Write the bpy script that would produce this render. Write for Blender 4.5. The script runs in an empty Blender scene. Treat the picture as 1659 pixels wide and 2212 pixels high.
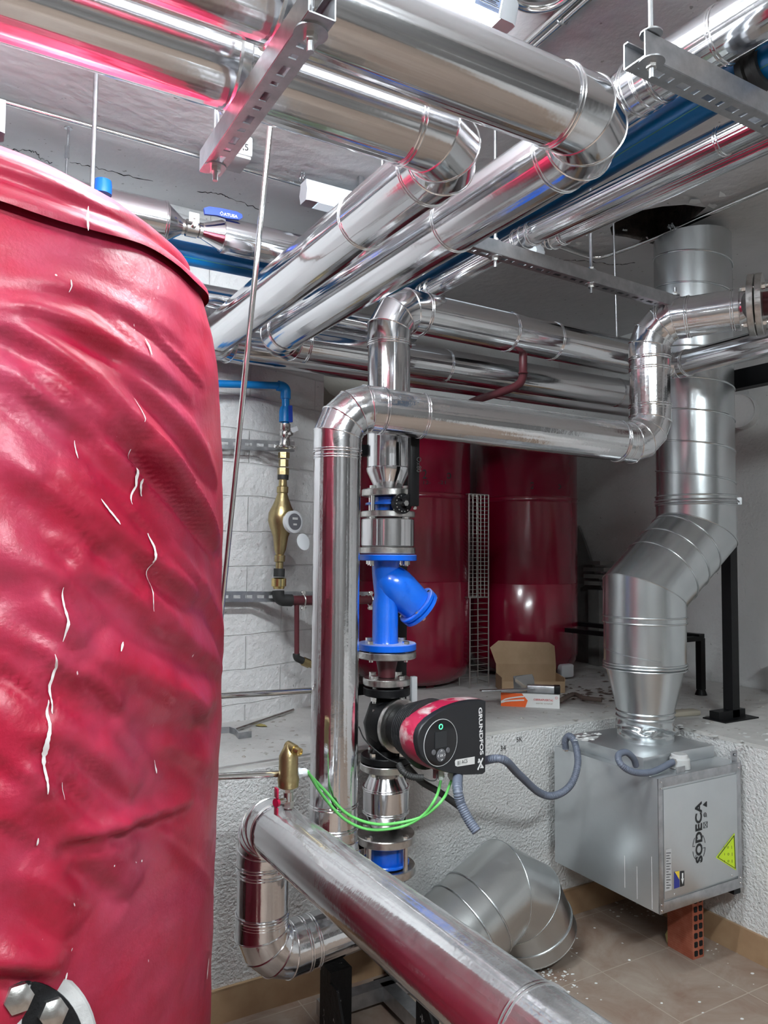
import bpy, bmesh, math, random
import numpy as np
from mathutils import Vector, Matrix, noise
random.seed(7)
PI = math.pi
COL = bpy.context.scene.collection
V = Vector
# ------------------------------------------------------------------ camera model
FP = 1650.; CX, CY = 829.5, 1106.; CAMZ = 1.6
pit = math.radians(3.05); rol = math.radians(.45)
CF = V((.5*math.cos(pit), math.sqrt(.75)*math.cos(pit), math.sin(pit)))
_r = V((math.sqrt(.75), -.5, 0)); _u = _r.cross(CF)
CR = _r*math.cos(rol) + _u*math.sin(rol)
CU = -_r*math.sin(rol) + _u*math.cos(rol)
C0 = V((0, 0, CAMZ))
def ray(x, y): return CF + CR*((x-CX)/FP) + CU*((CY-y)/FP)
def P(x, y, X=None, Y=None, Z=None, f=None):
    d = ray(x, y)
    t = X/d.x if X is not None else Y/d.y if Y is not None else (Z-CAMZ)/d.z if Z is not None else f
    return C0 + d*t
def PP(x, y, p, n):
    d = ray(x, y); return C0 + d*((p-C0).dot(n)/d.dot(n))
def pr(q):
    v = V(q)-C0; z = v.dot(CF); return CX+FP*v.dot(CR)/z, CY-FP*v.dot(CU)/z
def on(a, b, x, y):
    """point of the segment a-b (extended) seen nearest to that spot of the photo"""
    best = None
    for i in range(-40, 241):
        t = i/200; q = V(a).lerp(V(b), t); u = pr(q); d = (u[0]-x)**2+(u[1]-y)**2
        if best is None or d < best[0]: best = (d, t, q)
    return best[1], best[2]
# ------------------------------------------------------------------ materials
def mat(name, col, rough=.5, metal=0., bump=None, var=None, spec=None, coat=0, emit=None, trans=None, alpha=None):
    m = bpy.data.materials.new(name); m.use_nodes = True
    nt = m.node_tree; N = nt.nodes; L = nt.links; b = N['Principled BSDF']
    b.inputs['Base Color'].default_value = (*col, 1)
    b.inputs['Roughness'].default_value = rough; b.inputs['Metallic'].default_value = metal
    if coat: b.inputs['Coat Weight'].default_value = coat; b.inputs['Coat Roughness'].default_value = .12
    if spec is not None: b.inputs['Specular IOR Level'].default_value = spec
    if emit: b.inputs['Emission Color'].default_value = (*emit[0], 1); b.inputs['Emission Strength'].default_value = emit[1]
    if trans: b.inputs['Transmission Weight'].default_value = trans
    if alpha: b.inputs['Alpha'].default_value = alpha
    geo = N.new('ShaderNodeNewGeometry')
    def noi(sc, det=4, ro=.55, stretch=None):
        n = N.new('ShaderNodeTexNoise'); n.inputs['Scale'].default_value = sc
        n.inputs['Detail'].default_value = det; n.inputs['Roughness'].default_value = ro
        if stretch:
            mp = N.new('ShaderNodeMapping'); mp.inputs['Scale'].default_value = stretch
            L.new(geo.outputs['Position'], mp.inputs['Vector']); L.new(mp.outputs[0], n.inputs['Vector'])
        else: L.new(geo.outputs['Position'], n.inputs['Vector'])
        return n
    m['_'] = 0
    if var:
        col2, sc, lo, hi = var[:4]
        n = noi(sc, 5, .6, var[4] if len(var) > 4 else None)
        rp = N.new('ShaderNodeValToRGB'); rp.color_ramp.elements[0].position = lo; rp.color_ramp.elements[1].position = hi
        rp.color_ramp.elements[0].color = (*col, 1); rp.color_ramp.elements[1].color = (*col2, 1)
        L.new(n.outputs['Fac'], rp.inputs[0]); L.new(rp.outputs[0], b.inputs['Base Color'])
    if bump:
        sc, st, dist = bump[:3]
        n = noi(sc, 6, .6, bump[3] if len(bump) > 3 else None)
        bp = N.new('ShaderNodeBump'); bp.inputs['Strength'].default_value = st; bp.inputs['Distance'].default_value = dist
        L.new(n.outputs['Fac'], bp.inputs['Height']); L.new(bp.outputs[0], b.inputs['Normal'])
    return m
def rough_var(m, sc, lo, hi, stretch=None):
    nt = m.node_tree; N = nt.nodes; L = nt.links; b = N['Principled BSDF']
    g = N.new('ShaderNodeNewGeometry'); n = N.new('ShaderNodeTexNoise'); n.inputs['Scale'].default_value = sc; n.inputs['Detail'].default_value = 5
    mp = N.new('ShaderNodeMapping'); mp.inputs['Scale'].default_value = stretch or (1, 1, 1)
    L.new(g.outputs['Position'], mp.inputs['Vector']); L.new(mp.outputs[0], n.inputs['Vector'])
    r = N.new('ShaderNodeMapRange'); r.inputs[1].default_value = .35; r.inputs[2].default_value = .7
    r.inputs[3].default_value = lo; r.inputs[4].default_value = hi
    L.new(n.outputs['Fac'], r.inputs[0]); L.new(r.outputs[0], b.inputs['Roughness'])
M = {}
M['clad'] = mat('aluminium_cladding', (.72, .72, .735), .13, 1, bump=(2.2, .10, .02))
M['bead'] = mat('cladding_bead', (.85, .85, .86), .16, 1)
def dusty(name, base, dustcol, rough, thr=(.25, .95), amount=.75):
    """bright metal with a film of dust lying on upward surfaces"""
    m = mat(name, base, rough, 1, bump=(3.5, .2, .02)); nt = m.node_tree; N = nt.nodes; L = nt.links; b = N['Principled BSDF']
    g = N.new('ShaderNodeNewGeometry'); sp = N.new('ShaderNodeSeparateXYZ'); L.new(g.outputs['Normal'], sp.inputs[0])
    r = N.new('ShaderNodeMapRange'); r.inputs[1].default_value = thr[0]; r.inputs[2].default_value = thr[1]; r.inputs[4].default_value = amount
    L.new(sp.outputs['Z'], r.inputs[0])
    n = N.new('ShaderNodeTexNoise'); n.inputs['Scale'].default_value = 14; n.inputs['Detail'].default_value = 9; n.inputs['Roughness'].default_value = .72
    L.new(g.outputs['Position'], n.inputs['Vector'])
    rr = N.new('ShaderNodeMapRange'); rr.inputs[1].default_value = .1; rr.inputs[2].default_value = .75
    L.new(n.outputs['Fac'], rr.inputs[0])
    mu = N.new('ShaderNodeMath'); mu.operation = 'MULTIPLY'; L.new(r.outputs[0], mu.inputs[0]); L.new(rr.outputs[0], mu.inputs[1])
    d = N.new('ShaderNodeBsdfPrincipled'); d.inputs['Base Color'].default_value = (*dustcol, 1); d.inputs['Roughness'].default_value = .9
    mx = N.new('ShaderNodeMixShader'); L.new(mu.outputs[0], mx.inputs[0]); L.new(b.outputs[0], mx.inputs[1]); L.new(d.outputs[0], mx.inputs[2])
    L.new(mx.outputs[0], N['Material Output'].inputs['Surface'])
    return m
M['clad_dust'] = dusty('dusty_cladding', (.72, .72, .735), (.46, .46, .46), .14, (.3, 1), .42)
M['galv'] = mat('galvanised_sheet', (.56, .59, .60), .27, .95, bump=(4, .15, .01), var=((.64, .67, .68), 5, .35, .7))
M['galv_duct'] = dusty('galvanised_duct_dusty', (.55, .57, .57), (.52, .53, .52), .3, (.1, 1), .5)
M['galv_box'] = mat('galvanised_casing', (.60, .63, .65), .33, .8, bump=(40, .05, .003), var=((.66, .69, .71), 5, .35, .7))
M['zinc'] = mat('zinc_plated_steel', (.40, .41, .43), .34, .95, bump=(60, .1, .003), var=((.55, .56, .58), 25, .35, .7))
M['chrome'] = mat('bright_conduit', (.78, .78, .76), .14, 1)
M['steel'] = mat('machined_steel', (.62, .61, .59), .28, 1, bump=(60, .3, .003), var=((.42, .40, .38), 30, .45, .7))
M['bolt'] = mat('bolt_zinc', (.75, .74, .72), .22, 1)
M['blue'] = mat('blue_enamel', (.0, .115, .68), .22, 0, coat=.4, bump=(70, .25, .003), var=((.01, .15, .75), 12, .3, .7))
M['bluedust'] = dusty('blue_enamel_dusty', (.0, .115, .68), (.5, .53, .6), .25, (.5, 1.0), .8); M['bluedust'].node_tree.nodes['Principled BSDF'].inputs['Metallic'].default_value = 0
M['pbblue'] = mat('blue_plastic_pipe', (.0, .21, .60), .35, 0, bump=(30, .1, .004))
M['dkblue'] = mat('deep_blue_rubber_sleeve', (.01, .05, .42), .4)
M['green'] = mat('green_line', (.05, .32, .25), .4)
M['brass'] = mat('brass', (.46, .37, .19), .33, .95, bump=(90, .3, .003), var=((.36, .28, .15), 22, .4, .7))
M['brassb'] = mat('bright_brass', (.72, .57, .26), .25, 1)
M['nickel'] = mat('nickel', (.6, .58, .56), .2, 1)
M['blk'] = mat('black_paint', (.006, .006, .007), .42, 0, spec=.25, bump=(50, .2, .004))
M['blkrub'] = mat('black_rubber', (.02, .02, .02), .6)
M['blkspeck'] = mat('black_paint_spattered', (.006, .006, .007), .5, 0, spec=.25, var=((.55, .55, .55), 30, .645, .67, (1, 1, .45)), bump=(30, .4, .01))
M['face'] = mat('black_plastic', (.012, .013, .016), .42, 0, bump=(120, .1, .002))
M['redshell'] = mat('crimson_shell', (.42, .015, .06), .4, 0, var=((.62, .5, .5), 14, .50, .66))
M['ltank'] = mat('crimson_enamel', (.21, .002, .022), .22, 0, coat=.5, var=((.15, .001, .015), 3, .3, .7))
M['oxide'] = mat('oxide_primer', (.10, .018, .025), .45, 0, bump=(40, .3, .004))
M['white'] = mat('white_plastic', (.8, .82, .85), .3)
M['greypl'] = mat('grey_plastic', (.55, .56, .56), .4)
M['flex'] = mat('grey_flexible_conduit', (.13, .15, .2), .42)
M['cable_g'] = mat('green_cable', (.16, .62, .15), .4)
M['brick'] = mat('hollow_brick', (.33, .085, .045), .85, bump=(60, .4, .004), var=((.45, .15, .09), 20, .4, .7))
M['hole'] = mat('dark_void', (.004, .004, .004), .95)  # flat black put in for the unlit depth of openings
M['holeside'] = mat('broken_screed_edge_shaded', (.035, .03, .028), .95, bump=(30, 1, .02), var=((.10, .08, .07), 20, .4, .7))  # sides of the ceiling opening, coloured near black to carry its shade
M['card'] = mat('cardboard', (.36, .24, .14), .8, bump=(50, .2, .003), var=((.42, .29, .18), 8, .4, .7))
M['orange'] = mat('orange_print', (.85, .13, .02), .5)
M['paper'] = mat('white_print', (.75, .75, .74), .5)
M['ink'] = mat('black_ink', (.01, .01, .012), .5)
M['redink'] = mat('red_ink', (.6, .03, .03), .5)
M['whiteink'] = mat('white_lettering', (.85, .85, .85), .5)
M['yellow'] = mat('yellow_sticker', (.62, .85, .02), .4)
M['gold'] = mat('yellow_print', (.85, .62, .05), .5)
M['navy'] = mat('navy_print', (.02, .03, .25), .5)
M['woodgrey'] = mat('grey_board', (.14, .135, .13), .7, var=((.2, .19, .18), 8, .4, .7))
M['rubble'] = mat('rubble', (.42, .40, .37), .9, var=((.3, .27, .24), 12, .4, .65))
M['flake'] = mat('paint_flake', (.72, .73, .72), .7)
M['brownflake'] = mat('rust_scrap', (.12, .085, .07), .8)
M['drip'] = mat('dried_paint_drip', (.78, .76, .76), .6)
M['glassy'] = mat('clear_film', (.8, .8, .8), .15, 0, trans=.8)
M['lampbody'] = mat('lamp_housing', (.75, .78, .82), .25)
M['lens'] = mat('lit_diffuser', (.85, .9, 1), .3, emit=((.88, .96, 1.), 75.))
M['lens2'] = mat('pale_diffuser', (.8, .86, .95), .25, emit=((.8, .9, 1.), .45))
M['led'] = mat('green_led', (.05, .5, .2), .4, emit=((.1, 1, .4), 1.2))
M['grate'] = mat('bare_wire', (.42, .4, .38), .35, .9)
M['foam'] = mat('yellow_foam', (.5, .47, .2), .9)
M['shoe'] = mat('beige_scrap', (.45, .41, .33), .8)

def node_mat(name, fn):
    m = bpy.data.materials.new(name); m.use_nodes = True
    fn(m.node_tree.nodes, m.node_tree.links, m.node_tree.nodes['Principled BSDF']); return m
def plaster(name, c1, c2, bscale, bstr, courses=False, stain=None):
    def fn(N, L, b):
        g = N.new('ShaderNodeNewGeometry')
        n = N.new('ShaderNodeTexNoise'); n.inputs['Scale'].default_value = 1.7; n.inputs['Detail'].default_value = 8; n.inputs['Roughness'].default_value = .62
        L.new(g.outputs['Position'], n.inputs['Vector'])
        r = N.new('ShaderNodeValToRGB'); r.color_ramp.elements[0].position = .35; r.color_ramp.elements[1].position = .68
        r.color_ramp.elements[0].color = (*c1, 1); r.color_ramp.elements[1].color = (*c2, 1)
        L.new(n.outputs['Fac'], r.inputs[0]); out = r.outputs[0]
        # small dark pits / flecks
        v = N.new('ShaderNodeTexNoise'); v.inputs['Scale'].default_value = 38; v.inputs['Detail'].default_value = 3; L.new(g.outputs['Position'], v.inputs['Vector'])
        vr = N.new('ShaderNodeMapRange'); vr.inputs[1].default_value = .70; vr.inputs[2].default_value = .74; vr.inputs[4].default_value = .55
        L.new(v.outputs['Fac'], vr.inputs[0])
        mx = N.new('ShaderNodeMixRGB'); L.new(vr.outputs[0], mx.inputs[0]); L.new(out, mx.inputs[1]); mx.inputs[2].default_value = (.12, .11, .1, 1); out = mx.outputs[0]
        if stain:
            s = N.new('ShaderNodeTexNoise'); s.inputs['Scale'].default_value = 1.1; s.inputs['Detail'].default_value = 3
            L.new(g.outputs['Position'], s.inputs['Vector'])
            sr = N.new('ShaderNodeMapRange'); sr.inputs[1].default_value = .56; sr.inputs[2].default_value = .7; sr.inputs[4].default_value = .5
            L.new(s.outputs['Fac'], sr.inputs[0]); m2 = N.new('ShaderNodeMixRGB'); L.new(sr.outputs[0], m2.inputs[0]); L.new(out, m2.inputs[1]); m2.inputs[2].default_value = (*stain, 1); out = m2.outputs[0]
        L.new(out, b.inputs['Base Color']); b.inputs['Roughness'].default_value = .75
        n2 = N.new('ShaderNodeTexNoise'); n2.inputs['Scale'].default_value = bscale; n2.inputs['Detail'].default_value = 5; n2.inputs['Roughness'].default_value = .5
        L.new(g.outputs['Position'], n2.inputs['Vector'])
        bp = N.new('ShaderNodeBump'); bp.inputs['Strength'].default_value = bstr; bp.inputs['Distance'].default_value = .012
        if courses:
            br = N.new('ShaderNodeTexBrick'); br.inputs['Scale'].default_value = 1; br.inputs['Brick Width'].default_value = .4; br.inputs['Row Height'].default_value = .155
            br.inputs['Mortar Size'].default_value = .004; br.inputs['Mortar Smooth'].default_value = .6
            mp = N.new('ShaderNodeSeparateXYZ'); L.new(g.outputs['Position'], mp.inputs[0]); cb = N.new('ShaderNodeCombineXYZ')
            w = N.new('ShaderNodeMath'); w.operation = 'MULTIPLY_ADD'; w.inputs[1].default_value = .03
            nn = N.new('ShaderNodeTexNoise'); nn.inputs['Scale'].default_value = 3; L.new(g.outputs['Position'], nn.inputs['Vector'])
            L.new(nn.outputs['Fac'], w.inputs[0]); L.new(mp.outputs[2], w.inputs[2])
            L.new(mp.outputs[0], cb.inputs[0]); L.new(w.outputs[0], cb.inputs[1]); L.new(cb.outputs[0], br.inputs['Vector'])
            iv = N.new('ShaderNodeMath'); iv.operation = 'MULTIPLY_ADD'; iv.inputs[1].default_value = -.3; L.new(br.outputs['Fac'], iv.inputs[0])
            L.new(n2.outputs['Fac'], iv.inputs[2]); L.new(iv.outputs[0], bp.inputs['Height'])
            m3 = N.new('ShaderNodeMixRGB'); mm = N.new('ShaderNodeMath'); mm.operation = 'MULTIPLY'; mm.inputs[1].default_value = .12; L.new(br.outputs['Fac'], mm.inputs[0])
            L.new(mm.outputs[0], m3.inputs[0]); L.new(out, m3.inputs[1]); m3.inputs[2].default_value = (.2, .2, .19, 1); L.new(m3.outputs[0], b.inputs['Base Color'])
        else: L.new(n2.outputs['Fac'], bp.inputs['Height'])
        L.new(bp.outputs[0], b.inputs['Normal'])
    return node_mat(name, fn)
M['wall'] = plaster('white_plaster', (.66, .66, .65), (.76, .76, .76), 55, .45)
M['wallblock'] = plaster('painted_blockwork', (.66, .65, .65), (.78, .77, .77), 30, 1.0, True)
M['ceil'] = plaster('ceiling_paint', (.68, .69, .70), (.78, .78, .79), 18, .35, False, (.46, .45, .40))
M['wallraw'] = plaster('raw_concrete_wall', (.13, .13, .13), (.24, .23, .22), 20, .6)
M['render'] = plaster('rough_white_render', (.66, .66, .65), (.80, .80, .80), 90, .9)
M['concrete'] = plaster('concrete_screed', (.42, .41, .40), (.62, .61, .59), 12, .7, False, (.55, .53, .5))
def _floor(N, L, b):
    g = N.new('ShaderNodeNewGeometry'); mp = N.new('ShaderNodeMapping'); mp.inputs['Location'].default_value = (-2.247, -2.19, 0)
    L.new(g.outputs['Position'], mp.inputs['Vector'])
    br = N.new('ShaderNodeTexBrick'); br.offset = 0; br.inputs['Scale'].default_value = 1; br.inputs['Brick Width'].default_value = .364; br.inputs['Row Height'].default_value = .364
    br.inputs['Mortar Size'].default_value = .0025; br.inputs['Mortar Smooth'].default_value = .3; br.inputs['Bias'].default_value = 0
    L.new(mp.outputs[0], br.inputs['Vector'])
    n = N.new('ShaderNodeTexNoise'); n.inputs['Scale'].default_value = 5; n.inputs['Detail'].default_value = 9; n.inputs['Roughness'].default_value = .65; n.inputs['Distortion'].default_value = .6
    L.new(g.outputs['Position'], n.inputs['Vector'])
    r = N.new('ShaderNodeValToRGB'); e = r.color_ramp.elements; e[0].position = .32; e[1].position = .72
    e[0].color = (.23, .15, .112, 1); e[1].color = (.37, .31, .26, 1); L.new(n.outputs['Fac'], r.inputs[0])
    m = N.new('ShaderNodeMixRGB'); L.new(br.outputs['Fac'], m.inputs[0]); L.new(r.outputs[0], m.inputs[1]); m.inputs[2].default_value = (.40, .33, .27, 1)
    L.new(m.outputs[0], b.inputs['Base Color']); b.inputs['Roughness'].default_value = .5
    bp = N.new('ShaderNodeBump'); bp.inputs['Strength'].default_value = .3; bp.inputs['Distance'].default_value = .003; bp.invert = True
    L.new(br.outputs['Fac'], bp.inputs['Height']); L.new(bp.outputs[0], b.inputs['Normal'])
M['floor'] = node_mat('terracotta_floor_tile', _floor)
M['skirt'] = mat('tile_skirting', (.30, .18, .10), .5, var=((.40, .27, .16), 6, .35, .7))
def _vinyl(N, L, b):
    g = N.new('ShaderNodeNewGeometry')
    def noi(s, d=5, st=None):
        n = N.new('ShaderNodeTexNoise'); n.inputs['Scale'].default_value = s; n.inputs['Detail'].default_value = d; n.inputs['Roughness'].default_value = .6
        mp = N.new('ShaderNodeMapping'); mp.inputs['Scale'].default_value = st or (1, 1, 1)
        L.new(g.outputs['Position'], mp.inputs['Vector']); L.new(mp.outputs[0], n.inputs['Vector']); return n
    a = noi(4.5, 7); r = N.new('ShaderNodeValToRGB'); e = r.color_ramp.elements; e[0].position = .40; e[1].position = .78
    e[0].color = (.31, .003, .026, 1); e[1].color = (.35, .04, .09, 1); L.new(a.outputs['Fac'], r.inputs[0])
    s = noi(55, 3, (1, 1, .5)); sr = N.new('ShaderNodeMapRange'); sr.inputs[1].default_value = .76; sr.inputs[2].default_value = .78; L.new(s.outputs['Fac'], sr.inputs[0])
    m = N.new('ShaderNodeMixRGB'); L.new(sr.outputs[0], m.inputs[0]); L.new(r.outputs[0], m.inputs[1]); m.inputs[2].default_value = (.75, .6, .62, 1)
    L.new(m.outputs[0], b.inputs['Base Color'])
    b.inputs['Roughness'].default_value = .40; b.inputs['Specular IOR Level'].default_value = .6
    n2 = noi(7, 8); bp = N.new('ShaderNodeBump'); bp.inputs['Strength'].default_value = .35; bp.inputs['Distance'].default_value = .02
    L.new(n2.outputs['Fac'], bp.inputs['Height']); L.new(bp.outputs[0], b.inputs['Normal'])
M['vinyl'] = node_mat('crimson_vinyl', _vinyl)

# ------------------------------------------------------------------ object helpers
ORG = {}
def tag(o, label=None, cat=None, group=None, kind=None):
    if label: o['label'] = label
    if cat: o['category'] = cat
    if group: o['group'] = group
    if kind: o['kind'] = kind
    return o
def thing(name, label, cat, loc=(0, 0, 0), group=None):
    o = bpy.data.objects.new(name, None); COL.objects.link(o); o.location = loc; o.empty_display_size = .05
    ORG[o.name] = V(loc); return tag(o, label, cat, group)
def obj(name, bm, m, parent=None, ang=30, label=None):
    """links the bmesh (built in world coordinates) as one object under its parent"""
    off = ORG[parent.name] if parent else None
    if parent is None:
        vs = [v.co for v in bm.verts]
        lo = V((min(v[i] for v in vs) for i in range(3))); hi = V((max(v[i] for v in vs) for i in range(3)))
        off = V(((lo.x+hi.x)/2, (lo.y+hi.y)/2, lo.z))
    for v in bm.verts: v.co -= off
    bm.normal_update(); ca = math.radians(ang)
    for f in bm.faces: f.smooth = True
    for e in bm.edges:
        if len(e.link_faces) == 2 and e.calc_face_angle(0) > ca: e.smooth = False
    me = bpy.data.meshes.new(name); bm.to_mesh(me); bm.free()
    for mm in (m if isinstance(m, (list, tuple)) else [m]): me.materials.append(mm)
    o = bpy.data.objects.new(name, me); COL.objects.link(o)
    if parent: o.parent = parent; ORG[o.name] = ORG[parent.name]
    else: o.location = off; ORG[o.name] = off
    if label: o['label'] = label
    return o
def solo(name, bm, m, label, cat, group=None, ang=30, kind=None):
    return tag(obj(name, bm, m, None, ang), label, cat, group, kind)
def struct(name, bm, m): return tag(obj(name, bm, m), kind='structure')
NB = bmesh.new
def frame(d):
    d = V(d).normalized(); a = V((0, 0, 1)) if abs(d.z) < .95 else V((1, 0, 0))
    u = d.cross(a).normalized(); return u, d.cross(u).normalized()*1
def ringverts(bm, c, u, v, r, n, ru=None):
    return [bm.verts.new(V(c)+u*(math.cos(2*PI*i/n)*(ru or r))+v*(math.sin(2*PI*i/n)*r)) for i in range(n)]
def skin(bm, rings, cap0=True, cap1=True, mi=0, closed=False):
    n = len(rings[0]); k = len(rings)
    for j in range(k if closed else k-1):
        a, b = rings[j], rings[(j+1) % k]
        for i in range(n):
            f = bm.faces.new((a[i], a[(i+1) % n], b[(i+1) % n], b[i])); f.material_index = mi
    if not closed:
        if cap0 and n > 2: bm.faces.new(list(reversed(rings[0]))).material_index = mi
        if cap1 and n > 2: bm.faces.new(rings[-1]).material_index = mi
def cyl(bm, p0, p1, r0, r1=None, n=32, mi=0, cap=True):
    p0, p1 = V(p0), V(p1); r1 = r0 if r1 is None else r1; u, v = frame(p1-p0)
    skin(bm, [ringverts(bm, p0, u, v, r0, n), ringverts(bm, p1, u, v, r1, n)], cap, cap, mi)
    return bm
def lathe(bm, o, d, prof, n=40, mi=0, cap=True):
    o, d = V(o), V(d).normalized(); u, v = frame(d)
    skin(bm, [ringverts(bm, o+d*h, u, v, max(r, 1e-4), n) for h, r in prof], cap, cap, mi); return bm
def tube(bm, pts, r, n=12, mi=0, cap=True, closed=False):
    pts = [V(p) for p in pts]; k = len(pts); rr = r if isinstance(r, (list, tuple)) else [r]*k
    t0 = (pts[1]-pts[0]).normalized(); u, v = frame(t0); rings = []; pt = t0
    for i, p in enumerate(pts):
        a = pts[(i-1) % k] if (closed or i > 0) else None; b = pts[(i+1) % k] if (closed or i < k-1) else None
        ta = (p-a).normalized() if a is not None else None; tb = (b-p).normalized() if b is not None else None
        t = ((ta or tb)+(tb or ta)).normalized()
        q = pt.rotation_difference(t); u = q @ u; u = (u-t*u.dot(t)).normalized(); v = t.cross(u); pt = t
        rings.append([bm.verts.new(p+u*(math.cos(2*PI*j/n)*rr[i])+v*(math.sin(2*PI*j/n)*rr[i])) for j in range(n)])
    skin(bm, rings, cap, cap, mi, closed); return bm
def mitre(bm, pts, r, n=48, cap=True):
    """round pipe along a polyline with flat mitred joints; returns the rings"""
    pts = [V(p) for p in pts]; k = len(pts); d = (pts[1]-pts[0]).normalized(); u, v = frame(d)
    cur = [pts[0]+u*(math.cos(2*PI*j/n)*r)+v*(math.sin(2*PI*j/n)*r) for j in range(n)]; loops = [cur]
    for i in range(1, k):
        d = (pts[i]-pts[i-1]).normalized()
        nn = d if i == k-1 else (d+(pts[i+1]-pts[i]).normalized()).normalized()
        cur = [c+d*((pts[i]-c).dot(nn)/d.dot(nn)) for c in cur]; loops.append(cur)
    rings = [[bm.verts.new(c) for c in lp] for lp in loops]; skin(bm, rings, cap, cap); return loops
def box(bm, c, s, X=(1, 0, 0), Y=(0, 1, 0), Z=(0, 0, 1), mi=0, bev=0):
    X, Y, Z = V(X).normalized()*s[0]/2, V(Y).normalized()*s[1]/2, V(Z).normalized()*s[2]/2; c = V(c)
    vs = [bm.verts.new(c+X*a+Y*b+Z*e) for a in (-1, 1) for b in (-1, 1) for e in (-1, 1)]
    fs = []
    for q in ((0, 1, 3, 2), (4, 6, 7, 5), (0, 4, 5, 1), (2, 3, 7, 6), (0, 2, 6, 4), (1, 5, 7, 3)):
        f = bm.faces.new([vs[i] for i in q]); f.material_index = mi; fs.append(f)
    if bev:
        es = list({e for f in fs for e in f.edges}); bmesh.ops.bevel(bm, geom=es, offset=bev, segments=2, affect='EDGES', profile=.5)
    return bm
def bar(bm, a, b, w, h, up=(0, 0, 1), mi=0, bev=0):
    a, b = V(a), V(b); d = (b-a).normalized(); s = d.cross(V(up)).normalized(); u = s.cross(d)
    return box(bm, (a+b)/2, ((b-a).length, w, h), d, s, u, mi, bev)
def prism(bm, poly, off, mi=0):
    """polygon (3D points) pushed by the vector off"""
    a = [bm.verts.new(V(p)) for p in poly]; b = [bm.verts.new(V(p)+V(off)) for p in poly]; n = len(a)
    f = bm.faces.new(a); f.material_index = mi; g = bm.faces.new(list(reversed(b))); g.material_index = mi
    for i in range(n): bm.faces.new((a[i], b[i], b[(i+1) % n], a[(i+1) % n])).material_index = mi
    bmesh.ops.recalc_face_normals(bm, faces=list(bm.faces)); return bm
def poly(bm, pts, mi=0):
    f = bm.faces.new([bm.verts.new(V(p)) for p in pts]); f.material_index = mi; return bm
def spline(pts, k=10):
    pts = [V(p) for p in pts]; out = []; q = [pts[0]*2-pts[1]]+pts+[pts[-1]*2-pts[-2]]
    for i in range(1, len(q)-2):
        a, b, c, d = q[i-1:i+3]
        for j in range(k):
            t = j/k; out.append(.5*((2*b)+(c-a)*t+(2*a-5*b+4*c-d)*t*t+(3*b-a-3*c+d)*t*t*t))
    return out+[pts[-1]]
def jitter(a): return .00022*math.sin(a*9+.7)+.00020*math.sin(a*17+2)+.00016*math.sin(a*31+1)+.00012*math.sin(a*43)
def rolled(bm, p0, p1, r, n=128):
    """rolled sheet jacket: a cylinder with the faint lengthwise waves of bent sheet"""
    p0, p1 = V(p0), V(p1); u, v = frame(p1-p0); ph = random.random()*6
    skin(bm, [[bm.verts.new(p+u*(math.cos(2*PI*i/n)*(r+jitter(2*PI*i/n+ph)*0+jitter(2*PI*i/n)))+v*(math.sin(2*PI*i/n)*(r+jitter(2*PI*i/n)))) for i in range(n)] for p in (p0, p1)])
def torus(bm, c, d, R, r, n=40, m=8):
    u, v = frame(d); return tube(bm, [V(c)+u*(math.cos(2*PI*i/n)*R)+v*(math.sin(2*PI*i/n)*R) for i in range(n)], r, m, closed=True)
def dring(bm, c, d, R, gap=.004, r=.0022):
    d = V(d).normalized()
    for s in (-1, 1): torus(bm, V(c)+d*gap*s, d, R+.0008, r, 48, 6)
def hexn(bm, c, d, r, h): return cyl(bm, c, V(c)+V(d).normalized()*h, r, r, 6)
def text(name, s, origin, u, v, size, m, parent, width=None, thick=.0004, bold=0, center=False):
    cu = bpy.data.curves.new(name, 'FONT'); cu.body = s; cu.size = 1; cu.extrude = 0; cu.resolution_u = 3; cu.offset = bold
    to = bpy.data.objects.new(name+'_tmp', cu); COL.objects.link(to)
    me = bpy.data.meshes.new_from_object(to.evaluated_get(bpy.context.evaluated_depsgraph_get()))
    bpy.data.objects.remove(to)
    xs = [q.co.x for q in me.vertices]; ys = [q.co.y for q in me.vertices]; w = max(xs)-min(xs); x0 = min(xs); h = max(ys)
    u, v = V(u).normalized(), V(v).normalized(); n = u.cross(v); sx = (width/w) if width else size/h; sy = size/h
    bm = NB(); bm.from_mesh(me)
    for q in bm.verts:
        x = (q.co.x-x0)*sx - (w*sx/2 if center else 0); y = q.co.y*sy; q.co = V(origin)+u*x+v*y+n*thick
    return obj(name, bm, m, parent)
# ------------------------------------------------------------------ the setting
CZ = 3.12; PZ = .845
bm = NB(); box(bm, (.8, .2, -.05), (7.2, 6.0, .1)); struct('floor', bm, M['floor'])
# raised concrete slab in the corner of the room
bm = NB()
pl = [(-2.2, 2.60), (2.84, 2.60), (2.84, -2.6), (4.05, -2.6), (4.05, 4.35), (-2.2, 4.35)]
vt = [bm.verts.new((x, y, PZ)) for x, y in pl]; vb = [bm.verts.new((x, y, 0)) for x, y in pl]
bm.faces.new(vt); bm.faces.new(list(reversed(vb)))
for i in range(6):
    f = bm.faces.new((vb[i], vb[(i+1) % 6], vt[(i+1) % 6], vt[i])); f.material_index = 1
bmesh.ops.recalc_face_normals(bm, faces=list(bm.faces))
bmesh.ops.bevel(bm, geom=[e for e in bm.edges if all(abs(v.co.z-PZ) < 1e-4 for v in e.verts)], offset=.012, segments=2, affect='EDGES')
struct('floor_raised', bm, [M['concrete'], M['render']])
bm = NB(); box(bm, (.32, 2.594, .055), (5.03, .012, .11)); box(bm, (.32, 2.596, .112), (5.03, .016, .006)); struct('baseboard_back', bm, M['skirt'])
bm = NB(); box(bm, (2.834, -.0, .055), (.012, 5.19, .11)); struct('baseboard_right', bm, M['skirt'])
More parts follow.
